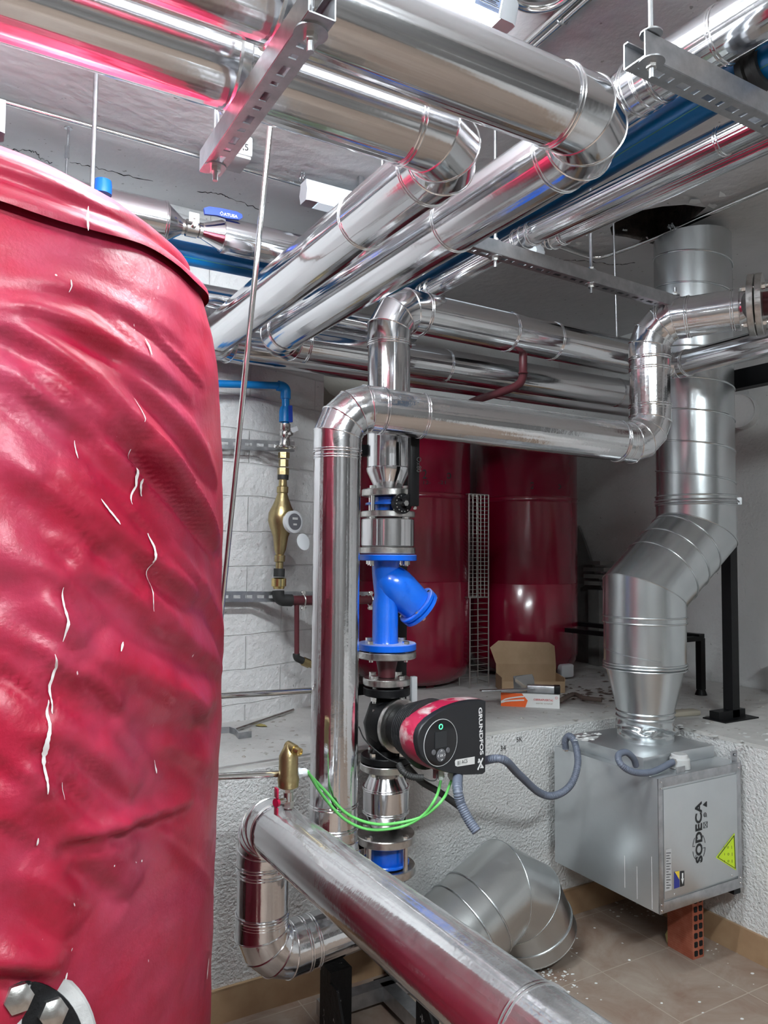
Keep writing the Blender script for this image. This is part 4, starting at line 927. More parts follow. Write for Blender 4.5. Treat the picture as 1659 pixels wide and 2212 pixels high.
# the same kind of folds round the sides one cannot see from the front
for i in range(40):
    a0 = rnd.uniform(-PI, PI)*.6; z0 = rnd.uniform(.3, 2.0)
    if -1.62 < a0 < -.1: continue
    folds.append(([V((a0+k*.11, z0-k*.07)) for k in range(5)], rnd.uniform(.006, .016), rnd.uniform(.018, .03)))
def disp(S, Z):
    S = np.asarray(S, float); Z = np.asarray(Z, float); H = np.zeros_like(S)
    for pts, amp, w in folds:
        best = np.full(S.shape, 9.); tt = np.zeros(S.shape); n = len(pts)-1
        for i in range(n):
            ax_, az = pts[i]; bx, bz = pts[i+1]; dx_, dz = bx-ax_, bz-az; L2 = dx_*dx_+dz*dz
            t_ = np.clip(((S-ax_)*dx_+(Z-az)*dz)/L2, 0, 1); ex = S-ax_-t_*dx_; ez = Z-az-t_*dz
            sg = np.sign(dx_*ez-dz*ex); dd_ = np.sqrt(ex*ex+ez*ez)*sg; m_ = np.abs(dd_) < np.abs(best)
            best = np.where(m_, dd_, best); tt = np.where(m_, (i+t_)/n, tt)
        wd = np.where(best > 0, w*1.7, w*.8); env = np.sin(np.clip(tt, 0, 1)*PI)**.5
        amp = amp*1.45; H += amp*env*np.exp(-(best/wd)**2)-amp*.55*env*np.exp(-((best+w*1.6)/(w*1.1))**2)
    return H
def small(S, Z):
    out = np.zeros(S.shape); it = np.nditer([S, Z, out], op_flags=[['readonly'], ['readonly'], ['writeonly']])
    for a, b, o in it: o[...] = .010*noise.noise((float(a)*4, float(b)*3.0, 1.3))+.004*noise.noise((float(a)*9, float(b)*12, 4.))
    return out
def jacket(zmin, zmax, nz, nt, extra, name, parent, hang=None):
    th = np.linspace(-PI, PI, nt, endpoint=False); zz_ = np.linspace(0, 1, nz)
    T, K = np.meshgrid(th, zz_)
    Z = zmin+(zmax-zmin)*K
    if hang: Z = Z-hang(T)*(1-K)
    S = T*.6; R_ = base_r(Z); fade = np.clip((2.33-Z)/.12, 0, 1)
    R_ = R_+(disp(S, Z)+small(S, Z))*fade+extra(T, K)
    co = np.stack([TX+R_*np.cos(T), TY+R_*np.sin(T), Z], -1).reshape(-1, 3)
    bm = NB(); vs = [bm.verts.new(c) for c in co]
    for j in range(nz-1):
        for i in range(nt):
            bm.faces.new((vs[j*nt+i], vs[j*nt+(i+1) % nt], vs[(j+1)*nt+(i+1) % nt], vs[(j+1)*nt+i]))
    return obj(name, bm, M['vinyl'], parent, 80)
tk = thing('storage_tank', 'huge storage tank in a wrinkled crimson vinyl jacket filling the left side', 'tank', (TX, TY, 0))
jacket(.0, 2.375, 300, 380, lambda T, K: 0*T, 'jacket', tk)
# hood: the lid of the jacket hangs over the body with a folded rim
def hood_extra(T, K):
    lip = np.exp(-((K-.06)/.10)**2)*.012; sec = np.exp(-((K-.40-.05*np.sin(T*2))/.08)**2)*.026*(.7+.3*np.sin(T*3+1))-np.exp(-((K-.24-.05*np.sin(T*2))/.06)**2)*.012; return .010+lip+sec
jacket(2.115, 2.375, 50, 380, hood_extra, 'jacket_lid', tk, hang=lambda T: -.035-.035*np.sin(T+1.05)+.008*np.sin(T*9))
# dried paint runs on the jacket
def onjack(x, y, off=.0035):
    s, z = tz(x, y); r = float(base_r(z)+disp(np.array([s]), np.array([z]))[0]+small(np.array([s]), np.array([z]))[0])+off
    th = s/.6; return V((TX+r*math.cos(th), TY+r*math.sin(th), z))
STR = [([(104, 1410), (112, 1440), (106, 1480), (108, 1540)], 4), ([(128, 1268), (124, 1310), (127, 1340), (124, 1384)], 4), ([(100, 1510), (98, 1560), (90, 1600), (88, 1650), (88, 1708)], 7), ([(313, 1152), (316, 1180), (313, 1215)], 5),
       ([(314, 1215), (315, 1260), (316, 1320)], 1.5), ([(300, 1035), (302, 1060), (305, 1072)], 4), ([(288, 970), (287, 1010), (290, 1050), (280, 1090)], 4), ([(334, 1642), (333, 1655), (335, 1670)], 2.2), ([(283, 860), (285, 885), (280, 915)], 2), ([(312, 732), (317, 750), (314, 768)], 4),
       ([(145, 608), (146, 622), (143, 634)], 2.5), ([(170, 455), (168, 480), (169, 508)], 3.5), ([(208, 1078), (220, 1100), (236, 1125), (240, 1133)], 5), ([(253, 1385), (245, 1405)], 4), ([(79, 1808), (77, 1825)], 2.5), ([(170, 950), (169, 990)], 2.5), ([(141, 2098), (137, 2114)], 2), ([(441, 2070), (438, 2115)], 1.2),
       ([(461, 1910), (459, 1932)], 1.2), ([(150, 1945), (152, 1952)], 2.5), ([(289, 1860), (290, 1863)], 2), ([(306, 1857), (305, 1862)], 2), ([(235, 1864), (234, 1868)], 2), ([(113, 596), (115, 600)], 3), ([(130, 1688), (128, 1722)], 1.2), ([(152, 2045), (150, 2053)], 2.5), ([(448, 955), (448, 968)], 1.5)]
for k, (pp, w) in enumerate(STR):
    ss = []
    for a, b in zip(pp, pp[1:]):
        n = max(2, int(abs(b[1]-a[1])/7)+1)
        for i in range(n): ss.append((a[0]+(b[0]-a[0])*i/n, a[1]+(b[1]-a[1])*i/n))
    ss.append(pp[-1]); bm = NB(); L1 = []; R1 = []; n = len(ss)
    for i, (x, y) in enumerate(ss):
        ww = max(.35, .75*w*(math.sin(PI*(i+.35)/(n-.3))**.6 if n > 2 else .8)*(.6+.6*rnd.random()))
        lid = y < 560 and x < 260
        L1.append(bm.verts.new(onjack(x-ww, y, .03 if lid else .0035))); R1.append(bm.verts.new(onjack(x+ww, y, .03 if lid else .0035)))
    for i in range(n-1): bm.faces.new((L1[i], R1[i], R1[i+1], L1[i+1]))
    obj('paint_run', bm, M['drip'], tk)
# manhole flange low on the tank
fcn = onjack(20, 2300, .02); fd = V((fcn.x-TX, fcn.y-TY, 0)).normalized(); fd = (fd+V((-.05, -.25, .25))).normalized()
fcn = P(-34, 2348, f=1.10); RF = .160
t = thing('tank_flange', 'round bolted manhole flange at the bottom left corner, black gasket face', 'flange', fcn)
bm = NB(); lathe(bm, fcn-fd*.10, fd, [(0, RF-.012), (.09, RF-.012), (.092, RF), (.108, RF), (.112, RF-.004), (.112, RF-.024)], 64); obj('flange_ring', bm, mat('grey_gasket_ring', (.42, .42, .42), .5, .3, bump=(30, .3, .01), var=((.6, .6, .6), 9, .4, .6)), t)
bm = NB(); lathe(bm, fcn+fd*.008, fd, [(0, RF-.02), (.008, RF-.022), (.009, .05)], 64); obj('cover_plate', bm, M['blkspeck'], t)
uu, vv = frame(fd)
for i in range(12):
    a = .15+2*PI*i/12; c = fcn+fd*.016+uu*math.cos(a)*(RF-.045)+vv*math.sin(a)*(RF-.045)
    bm = NB(); lathe(bm, c, fd, [(0, .021), (.013, .021), (.017, .012), (.0172, .001)], 6); obj('bolt', bm, M['steel'], t)

# ------------------------------------------------------------------ red expansion vessels on the raised slab
def vessel(label, cx, cy, r, y1, y2, marks):
    t = thing('expansion_vessel', label, 'pressure vessel', (cx, cy, PZ)); z0 = PZ+.004
    zg1 = P(pr((cx, cy-r, 1))[0], y1, Y=cy-r).z; zg2 = P(pr((cx, cy-r, 1))[0], y2, Y=cy-r).z; zt_ = 2.47
    p = [(0, .05), (.0, r*.55), (.02, r*.75), (.06, r*.93), (.13, r)]
    for z in (zg2,): p += [(z-z0-.004, r), (z-z0, r-.003), (z-z0+.004, r)]
    p += [(zg1-z0-.03, r), (zg1-z0-.024, r+.005), (zg1-z0-.018, r), (zg1-z0, r), (zg1-z0+.006, r+.006), (zg1-z0+.012, r)]
    p += [(zt_-z0-.10, r), (zt_-z0-.04, r*.9), (zt_-z0-.01, r*.6), (zt_-z0, .05)]
    bm = NB(); lathe(bm, (cx, cy, z0), (0, 0, 1), p, 80); bd_ = obj('vessel_shell', bm, M['ltank'], t, 60)
    for i in range(3):
        a = .5+i*2.1; bm = NB(); bar(bm, (cx+r*.6*math.cos(a), cy+r*.6*math.sin(a), PZ), (cx+r*.6*math.cos(a), cy+r*.6*math.sin(a), PZ+.05), .05, .006, (math.cos(a), math.sin(a), 0)); obj('foot', bm, M['ltank'], t)
    bm = NB(); cyl(bm, (cx, cy, zt_-.01), (cx, cy, zt_+.05), .02, n=16); hexn(bm, (cx, cy, zt_+.03), (0, 0, 1), .03, .02); obj('top_connection', bm, M['blk'], t)
    for s, x, y, x2, sz in marks:
        def surf(x, y):
            d = ray(x, y); a = d.x**2+d.y**2; b = 2*(-d.x*cx-d.y*cy); c_ = cx*cx+cy*cy-(r+.0015)**2; return C0+d*((-b-math.sqrt(max(0, b*b-4*a*c_)))/(2*a))
        a, b = surf(x, y), surf(x2, y); u_ = (b-a).normalized(); text('handwriting', s, a, u_, V((0, 0, 1)), sz, M['ink'], bd_, width=(b-a).length, thick=.004, bold=.004)
    return t
vessel('red pressure vessel directly behind the pump column', 2.40, 3.83, .345, 1066, 1258, [('2,8 kilo', 912, 1034, 974, .05), ('12-03-21', 914, 1046, 962, .02)])
vessel('red pressure vessel right of the wire racks, in shade', 3.245, 3.83, .345, 1075, 1262, [('2,8 kilo', 1145, 1056, 1212, .04)])
# wire racks
def rack(label, x0, x1, ya, yb, nx, ny):
    t = thing('wire_rack', label, 'wire rack', P((x0+x1)/2, yb, Y=3.55)); a = P(x0, ya, Y=3.5); b = P(x1, yb, Y=3.5); bm = NB(); r = .0022
    for i in range(ny+1):
        z = a.z+(b.z-a.z)*i/ny; cyl(bm, (a.x, 3.5, z), (b.x, 3.5, z), r, n=6); cyl(bm, (b.x, 3.5, z), (b.x, 3.6, z), r, n=6)
    for i in range(nx+1):
        x = a.x+(b.x-a.x)*i/nx; cyl(bm, (x, 3.5, b.z), (x, 3.5, a.z), r, n=6)
    obj('wire_grid', bm, M['grate'], t)
    bm = NB()
    for x in (a.x, b.x):
        for y in (3.5, 3.6): cyl(bm, (x, y, b.z), (x, y, a.z), .0042, n=8)
    for z in (a.z, b.z): tube(bm, [(a.x, 3.5, z), (b.x, 3.5, z), (b.x, 3.6, z), (a.x, 3.6, z)], .0042, 8, closed=True)
    obj('wire_frame', bm, M['grate'], t)
rack('wire mesh rack between the red vessels, upper one with square grid', 1013, 1055, 1067, 1290, 5, 26)
rack('wire rack between the red vessels, lower one with wide rungs', 1015, 1055, 1291, 1500, 1, 16)
# red drain branch
pb_ = lambda x, y, f_: P(x, y, f=f_)
t = thing('drain_pipe', 'dark red drain pipe dropping from the upper run and bending left', 'pipe', pb_(1080, 840, 3))
bm = NB(); a = P(1130, 768, Y=2.36); tube(bm, spline([a+V((0, 0, .05)), a, P(1130, 790, Y=2.36), P(1129, 815, Y=2.37), P(1118, 832, Y=2.4), P(1085, 846, Y=2.5), P(1020, 868, Y=2.7), P(985, 890, Y=2.8)], 8), .0165, 20); obj('pipe', bm, M['oxide'], t)
bm = NB(); torus(bm, P(1130, 806, Y=2.36), (0, 0, 1), .017, .0035, 20, 6); obj('weld_bead', bm, M['oxide'], t)

# ------------------------------------------------------------------ ventilation duct and fan box
GX, GY = 2.955, 2.29; bx0, bx1, by0, by1, bz0, bz1 = 2.32, 2.80, 1.98, 2.53, .283, .772
t = thing('ventilation_duct', 'galvanised round duct kinking down from the ceiling to the fan box', 'duct', (2.63, 2.30, .80))
DLx, DLy = 2.625, 2.30; R_ = .170
z_k1 = P(1498, 1140, Y=GY).z; z_k2 = P(1392, 1290, Y=2.3).z
bm = NB(); cyl(bm, (GX, GY, z_k1+.12), (GX, GY, 3.055), R_-.002, n=64, cap=False); up = obj('spiral_duct', bm, M['galv'], t)
bm = NB(); pts = []; z = z_k1+.15; N_ = int((3.03-z)/.142*40)
for i in range(N_+1): a = -2*PI*i/40+1.0; pts.append((GX+math.cos(a)*R_*.998, GY+math.sin(a)*R_*.998, z+i*.142/40))
tube(bm, pts, .0038, 6); obj('spiral_seam', bm, M['galv'], up)
bm = NB(); lp = mitre(bm, [(GX, GY, z_k1+.14), (GX, GY, z_k1-.02), (DLx, DLy, z_k2+.02), (DLx, DLy, z_k2-.11)], R_+.0015, 64); kb = obj('offset_bend', bm, M['galv'], t, 15)
bm = NB()
for q in lp[1:3]: tube(bm, q, .0025, 6, closed=True)
ka, kb_ = V((GX, GY, z_k1-.02)), V((DLx, DLy, z_k2+.02)); dk = (kb_-ka).normalized()
for f_ in (.24, .46, .68): torus(bm, ka.lerp(kb_, f_), dk, R_+.002, .0035, 56, 8)
for z in (z_k1+.14, z_k1+.1, z_k2-.105, z_k2-.08): torus(bm, (GX if z > z_k1 else DLx, GY if z > z_k1 else DLy, z), (0, 0, 1), R_+.002, .004, 56, 8)
obj('seam_bead', bm, M['galv'], kb)
zA, zB, zC_, zD_ = z_k2-.11, P(1392, 1432, Y=2.3).z, P(1392, 1535, Y=2.3).z, P(1392, 1600, Y=2.3).z
bm = NB(); cyl(bm, (DLx, DLy, zB), (DLx, DLy, zA), R_-.001, n=64); obj('spiral_duct', bm, M['galv'], t)
bm = NB(); pts = [(DLx+math.cos(a)*R_*.995, DLy+math.sin(a)*R_*.995, zA-.05-.0035*i) for i, a in enumerate([k*2*PI/40 for k in range(28)])]; tube(bm, pts, .0028, 6)
for z in (zB+.004, zB-.008, zB-.02): torus(bm, (DLx, DLy, z), (0, 0, 1), R_+.001, .004, 56, 8)
obj('seam_bead', bm, M['galv'], t)
bm = NB(); lathe(bm, (DLx, DLy, zC_-.025), (0, 0, 1), [(0, .117), (.025, .117), (zB-zC_+.005, .163), (zB-zC_+.025, R_+.001)], 64); obj('duct_reducer', bm, M['galv'], t)
bm = NB()
for z in (zC_-.0, zC_-.022): torus(bm, (DLx, DLy, z), (0, 0, 1), .119, .004, 48, 8)
obj('seam_bead', bm, M['galv'], t)
bm = NB(); rings = []; ze = bz1+.046
for i in range(25):
    k = i/24; z = ze+(zC_-.02-ze)*k; wv = math.exp(-((k-.5)/.22)**2)
    rings.append([bm.verts.new((DLx+math.cos(a)*rr_, DLy+math.sin(a)*rr_, z)) for a in [j*2*PI/72 for j in range(72)] for rr_ in [.1165+wv*.012*math.sin(a*3+k*9)+wv*.007*noise.noise((a*3, z*60, 0))*2]])
skin(bm, rings); obj('canvas_collar', bm, M['galv'], t, 60)
for z, a in ((2.70, -.75), (z_k1+.12, -.72)):
    bm = NB(); torus(bm, (GX, GY, z), (0, 0, 1), R_+.003, .0045, 56, 6); torus(bm, (GX, GY, z-.012), (0, 0, 1), R_+.003, .003, 56, 6)
    c = V((GX+math.cos(a)*(R_+.012), GY+math.sin(a)*(R_+.012), z)); d = V((-math.sin(a), math.cos(a), 0)); e = V((math.cos(a), math.sin(a), 0))
    box(bm, c-d*.012, (.003, .022, .032), d, e); box(bm, c+d*.012, (.003, .022, .032), d, e); cyl(bm, c-d*.03, c+d*.03, .004, n=8); obj('clamp_band', bm, M['zinc'], t)
# fan box
t = thing('fan_box', 'galvanised ventilation fan box mounted in the corner under the duct', 'fan box', ((bx0+bx1)/2, (by0+by1)/2, bz0))
cx, cy, cz_ = (bx0+bx1)/2, (by0+by1)/2, (bz0+bz1)/2; W, D_, H = bx1-bx0, by1-by0, bz1-bz0
bm = NB(); box(bm, (cx, cy, cz_), (W, D_, H), bev=.002); cs = obj('casing', bm, M['galv_box'], t)
bm = NB()
for x in (bx0+.012, bx1-.012): box(bm, (x, by0-.002, cz_), (.024, .004, H), bev=.001)
for z in (bz0+.02, bz1-.017): box(bm, (cx, by0-.002, z), (W, .0038, .04 if z < .5 else .034), bev=.001)
obj('front_frame', bm, M['zinc'], t)
bm = NB(); box(bm, (cx, by0-.003, cz_+.004), (W-.052, .005, H-.092), bev=.0015); dr = obj('access_panel', bm, M['galv_box'], t)
bm = NB()
for x, z in ((bx0+.012, bz0+.012), (bx0+.012, bz0+.032), (bx1-.012, bz0+.02), (bx1-.012, bz0+.04), (bx0+.012, bz1-.012), (bx0+.012, bz1-.035), (bx1-.012, bz1-.02), (bx0+.08, bz0+.058), (bx1-.065, bz0+.06)):
    cyl(bm, (x, by0-.004, z), (x, by0-.008, z), .0042, .003, n=12)
obj('rivets', bm, M['bolt'], t)
bm = NB(); box(bm, (cx+.01, cy+.035, bz1+.024), (W-.06, D_-.13, .048), bev=.002); obj('top_lid', bm, M['galv_box'], t)
for x in (bx1-.02,):
    bm = NB(); box(bm, (x, by0+.01, bz1+.02), (.04, .004, .05), bev=.002); cyl(bm, (x, by0+.004, bz1+.03), (x, by0+.0, bz1+.03), .007, n=14); obj('hanging_lug', bm, M['zinc'], t)
bm = NB(); box(bm, (bx1-.02, by0+.03, bz0-.012), (.04, .05, .025)); obj('lower_bracket', bm, M['blk'], t)
# print on the panel
def Fb(x, y): return P(x, y, Y=by0-.0058)
a = Fb(1517, 1862); b = Fb(1512, 1731)
ob = text('lettering', 'SODECA', a, V((0, 0, 1)), V((-1, 0, 0)), (Fb(1519, 1790).x-Fb(1505, 1790).x), M['ink'], dr, width=(b-a).z, bold=.035)
bm = NB(); c = Fb(1510, 1830)
for i in range(6):
    a0 = i*PI/3+.2; rr_ = .045; pp = []
    for k in range(6): pp.append(c+V((math.cos(a0+k*.14)*rr_*.8, 0, math.sin(a0+k*.14)*rr_*1.15)))
    pp += [c+V((math.cos(a0+.62)*rr_*.55, 0, math.sin(a0+.62)*rr_*.75))]
    tube(bm, pp, .0013, 4)
obj('emblem', bm, M['ink'], dr)
bm = NB()
for (x, y, k) in ((1524, 1782, 0), (1523, 1760, 1), (1522, 1738, 2)):
    c = Fb(x, y); q = .011
    if k == 0:
        for a_, b_ in ((-1, -1), (-1, 1)): pass
        tube(bm, [c+V((-q, 0, -q)), c+V((q, 0, -q)), c+V((q, 0, q)), c+V((-q, 0, q))], .0011, 4, closed=True); tube(bm, [c+V((-q, 0, -q)), c+V((q, 0, q))], .0011, 4); tube(bm, [c+V((-q, 0, q)), c+V((q, 0, -q))], .0011, 4)
    elif k == 1: torus(bm, c, (0, 1, 0), .008, .0012, 20, 4); torus(bm, c, (0, 1, 0), .004, .0012, 16, 4); tube(bm, [c+V((.008, 0, -.002)), c+V((.0095, 0, -.011))], .0011, 4)
    else: prism(bm, [c+V((-q, 0, 0)), c+V((q, 0, q)), c+V((q, 0, -q))], (0, -.0004, 0)); box(bm, c+V((q+.002, 0, 0)), (.002, .0006, .02))
obj('pictograms', bm, M['ink'], dr)
tri = [Fb(1548, 1852), Fb(1586, 1802), Fb(1589, 1878)]; g_ = sum(tri, V())/3
bm = NB(); prism(bm, [g_+(p-g_)*1.06 for p in tri], (0, -.0004, 0)); wt = obj('warning_triangle', bm, M['yellow'], dr)
bm = NB(); tube(bm, [g_+(p-g_)*.93+V((0, -.0008, 0)) for p in tri], .0021, 6, closed=True); obj('triangle_border', bm, M['ink'], wt)
bm = NB()
for x, y in ((1576, 1830), (1577, 1845), (1577, 1860)): torus(bm, Fb(x-4, y)+V((0, -.0008, 0)), (0, 1, 0), .004, .0007, 12, 4); box(bm, Fb(x+4, y)+V((0, -.001, 0)), (.0015, .0005, .012)); box(bm, Fb(x-12, y)+V((0, -.001, 0)), (.0012, .0005, .008))
obj('triangle_print', bm, M['ink'], wt)
bm = NB(); poly(bm, [Fb(*q)+V((0, -.0003, 0)) for q in ((1436, 1926), (1451, 1922), (1450, 1832), (1438, 1836))]); rl = obj('rating_label', bm, mat('label_silver', (.5, .5, .51), .4), dr)
bm = NB()
for i in range(14):
    y = 1842+i*5.8; w_ = (10, 7, 9, 5)[i % 4]
    poly(bm, [Fb(*q)+V((0, -.0007, 0)) for q in ((1439, y), (1439+w_, y-.6), (1439+w_, y+.9), (1439, y+1.5))])
obj('label_print', bm, M['ink'], rl)
bm = NB(); poly(bm, [Fb(*q)+V((0, -.0004, 0)) for q in ((1456, 1920), (1468, 1916), (1467, 1881), (1456, 1883))]); sb_ = obj('blue_label', bm, M['navy'], dr)
bm = NB(); poly(bm, [Fb(*q)+V((0, -.0008, 0)) for q in ((1457, 1883), (1467, 1881), (1467, 1900), (1462, 1891))]); obj('label_yellow_corner', bm, M['gold'], sb_)
bm = NB(); poly(bm, [Fb(*q)+V((0, -.0004, 0)) for q in ((1469, 1916), (1478, 1913), (1478, 1881), (1469, 1882))]); sb2 = obj('black_label', bm, M['ink'], dr)
bm = NB(); poly(bm, [Fb(*q)+V((0, -.0008, 0)) for q in ((1471, 1898), (1474, 1910), (1477, 1897))]); poly(bm, [Fb(*q)+V((0, -.0008, 0)) for q in ((1472.5, 1886), (1475.5, 1885.5), (1475.5, 1897), (1472.5, 1897.5))]); obj('label_arrow', bm, M['whiteink'], sb2)
# paint drips on the side
for yy, z1, z0 in ((2.14, .44, .32), (2.08, .42, .30), (2.01, .48, .29)):
    bm = NB(); box(bm, (bx0-.0006, yy, (z0+z1)/2), (.001, .0014, z1-z0)); obj('paint_run', bm, M['drip'], cs)
# switch on top and its flexible conduits
t = thing('isolator_switch', 'round grey isolator on the front edge of the fan box top', 'switch', (bx0+.13, by0+.05, bz1))
c = P(1468, 1642, Z=bz1+.03)
bm = NB(); lathe(bm, (c.x, c.y, bz1+.002), (0, 0, 1), [(0, .04), (.035, .038), (.04, .034)], 32); obj('switch_base', bm, M['greypl'], t)
bm = NB(); lathe(bm, (c.x, c.y, bz1+.042), (0, 0, 1), [(0, .033), (.010, .031), (.013, .026)], 32); obj('switch_cap', bm, mat('translucent_grey', (.6, .6, .6), .2), t)
bm = NB(); box(bm, (c.x-.055, by0+.01, bz1+.012), (.05, .003, .024)); obj('mounting_bracket', bm, M['zinc'], t)
gl = V((c.x-.045, c.y-.005, bz1+.03)); bm = NB(); cyl(bm, gl, gl+V((.018, 0, 0)), .013, n=6); obj('cable_gland', bm, M['nickel'], t)
cable('flexible_conduit', 'short curled grey conduit on top of the fan box', [gl, P(1410, 1667, Y=by0+.03), P(1370, 1668, Y=by0+.02), P(1342, 1652, Y=by0+.03), P(1336, 1632, Y=by0+.06), P(1352, 1625, Y=by0+.08), P(1368, 1638, Y=by0+.09), P(1374, 1654, Y=by0+.10)], .0115, M['flex'], .006)
q = P(1222, 1614, f=3.2); bm = NB(); cyl(bm, q, q+V((0, 0, -.015)), .013, n=6); solo('cable_gland', bm, M['nickel'], 'nickel gland where the long grey conduit enters the fan box', 'cable gland')
# hollow brick under the box
bc = V((2.67, 2.15, 0)); t = thing('hollow_brick', 'orange-red hollow brick standing on end under the fan box', 'brick', bc)
bm = NB(); bw, bdp, bh = .075, .115, .282
f0 = P(1498, 2074, Z=0)
ux = V((1, 0, 0)); uy = V((0, 1, 0))
bc = V((f0.x+.031, f0.y+.062, bh/2)); 
Xb = V((1, .0, 0)); rotb = Matrix.Rotation(math.radians(-2), 3, 'Z')
# perforated face looks to the right front
nx_, nz_ = 2, 8; wd = .052
box(bm, bc, (.062, .125, bh), rotb @ ux, rotb @ uy)
for i in range(31): box(bm, bc+V((0, 0, -bh/2+.006+i*.009)), (.0640, .1255, .003), rotb @ ux, rotb @ uy)
obj('brick_body', bm, M['brick'], t)
bm = NB()
for i in range(nx_):
    for j in range(nz_):
        c = bc+rotb @ V((-.014+i*.028, -.0635, -bh/2+.022+j*.034)); box(bm, c, (.017, .002, .021), rotb @ ux, rotb @ uy, bev=.003)
obj('perforations', bm, M['hole'], t)
bm = NB(); lathe(bm, P(1456, 2025, Z=.02), (0, 0, 1), [(-.02, .03), (.01, .035), (.04, .02), (.05, .005)], 7); solo('foam_lump', bm, M['foam'], 'yellow foam lump beside the hollow brick', 'foam')
# galvanised elbow on the floor
EY = 2.415
def E_(x, y, dy=0): return P(x, y, Y=EY+dy)
t = thing('duct_elbow', 'large galvanised duct elbow standing on the tiles by the wall', 'duct elbow', (2.0, EY, 0))
e0 = P(1140, 2053, Y=EY); ex = e0.x
pts = [V((1.66, EY-.03, .17)), V((1.80, EY-.02, .235)), V((ex-.14, EY, .285)), V((ex-.03, EY, .22)), V((ex+.045, EY, .074))]
bm = NB(); lp = mitre(bm, pts, .168, 64, cap=False); eb = obj('elbow_shell', bm, M['galv_duct'], t, 15)
bm = NB()
for i, rr_ in ((2, .0018), (3, .0018)): tube(bm, lp[i], rr_, 6, closed=True)
dd = (pts[1]-pts[0]).normalized()
for f_ in (.55, 1.05): torus(bm, pts[0].lerp(pts[1], f_), dd, .169, .004, 56, 8)
de_ = (pts[-1]-pts[-2]).normalized(); torus(bm, pts[-1]-de_*.06, de_, .169, .0045, 56, 8); torus(bm, pts[-1]-de_*.003, de_, .166, .003, 56, 8)
obj('seam_bead', bm, M['galv'], eb)
# ------------------------------------------------------------------ black steel on the slab and at the right
bm = NB(); px_ = 3.215; py_ = 2.31
box(bm, (px_, py_, (PZ+2.95)/2), (.05, .05, 2.95-PZ)); box(bm, (px_-.03, py_, PZ+.02), (.19, .05, .04)); box(bm, (px_-.02, py_-.01, PZ+.003), (.24, .12, .006))
solo('steel_post', bm, M['blk'], 'tall black steel post right of the vertical duct', 'post')
bm = NB(); bar(bm, (px_+.03, py_+.0, 2.43), (px_+.03, .6, 2.43), .06, .09); bar(bm, (px_+.03, .62, PZ), (px_+.03, .62, 2.43), .05, .05, (0, 1, 0)); solo('steel_beam', bm, M['blk'], 'black steel beam running from the post to the right edge', 'beam')
c = P(1608, 893, X=4.05); bm = NB(); cyl(bm, c+V((-.10, -.03, 0)), c, .095, n=40); torus(bm, c+V((-.10, -.03, 0)), (1, .2, 0), .095, .003, 40, 6); solo('wall_stub', bm, M['wall'], 'white round pipe stub on the right wall beside the post', 'pipe stub')
# low black stand behind the duct
t = thing('metal_stand', 'low black steel stand behind the duct near the right wall', 'stand', (3.5, 3.1, PZ))
bm = NB(); bar(bm, (3.585, 2.75, 1.16), (3.50, 3.75, 1.16), .05, .025); bar(bm, (3.38, 2.80, 1.14), (3.28, 3.72, 1.14), .04, .025); bar(bm, (3.585, 2.76, 1.15), (3.38, 2.80, 1.14), .04, .025); bar(bm, (3.5, 3.73, 1.15), (3.28, 3.72, 1.14), .04, .025); obj('top_frame', bm, M['blk'], t)
for x, y in ((3.585, 2.76), (3.50, 3.73), (3.38, 2.81), (3.29, 3.71)):
    bm = NB(); bar(bm, (x, y, PZ+.03), (x, y, 1.15), .035, .035, (0, 1, 0)); cyl(bm, (x, y, PZ), (x, y, PZ+.03), .032, .022, 16); obj('leg', bm, M['blk'], t)
bm = NB(); prism(bm, [P(1248, 1135, X=4.02), P(1262, 1170, X=4.01), P(1312, 1320, X=3.95), P(1314, 1440, X=3.90), P(1240, 1435, X=3.90)], (.02, .0, 0)); solo('leaning_board', bm, M['woodgrey'], 'dark grey board leaning behind the right red vessel', 'board')
for i, (x, y, w_) in enumerate(((1292, 1214, 'topmost'), (1296, 1228, 'second'), (1298, 1243, 'third'), (1300, 1258, 'lowest'))):
    bm = NB(); c = P(x, y+2, X=3.92); box(bm, c, (.12, .20, .026), (1, -.15+.1*i, 0), (.15-.1*i, 1, 0)); solo('plank', bm, M['woodgrey'], 'short dark plank by the right wall behind the duct, %s of four' % w_, 'plank', 'planks stacked behind the duct')
bm = NB(); c = P(1300, 1274, X=3.94); box(bm, (c.x, c.y+.01, (PZ+c.z)/2), (.14, .10, c.z-PZ)); solo('block_pile', bm, M['woodgrey'], 'dark block under the planks behind the duct', 'block')
# carton at right edge
q = P(1655, 1510, Z=PZ); t = thing('carton', 'worn cardboard carton cut off by the right edge on the slab', 'cardboard box', (3.75, 2.25, PZ))
bm = NB(); o0 = P(1636, 1508, Z=PZ); box(bm, (o0.x+.17, o0.y-.24, PZ+.12), (.30, .30, .24), (1, -.2, 0), (.2, 1, 0)); obj('box_body', bm, [M['card']], t)
bm = NB(); box(bm, (o0.x+.02, o0.y-.24, PZ+.245), (.1, .3, .004), (1, -.2, .3), (.2, 1, 0)); obj('flap', bm, M['card'], t)
bm = NB(); box(bm, (o0.x+.14, o0.y-.392, PZ+.16), (.16, .004, .08), (1, -.2, 0), (.2, 1, 0)); obj('paper_strip', bm, M['greypl'], t)
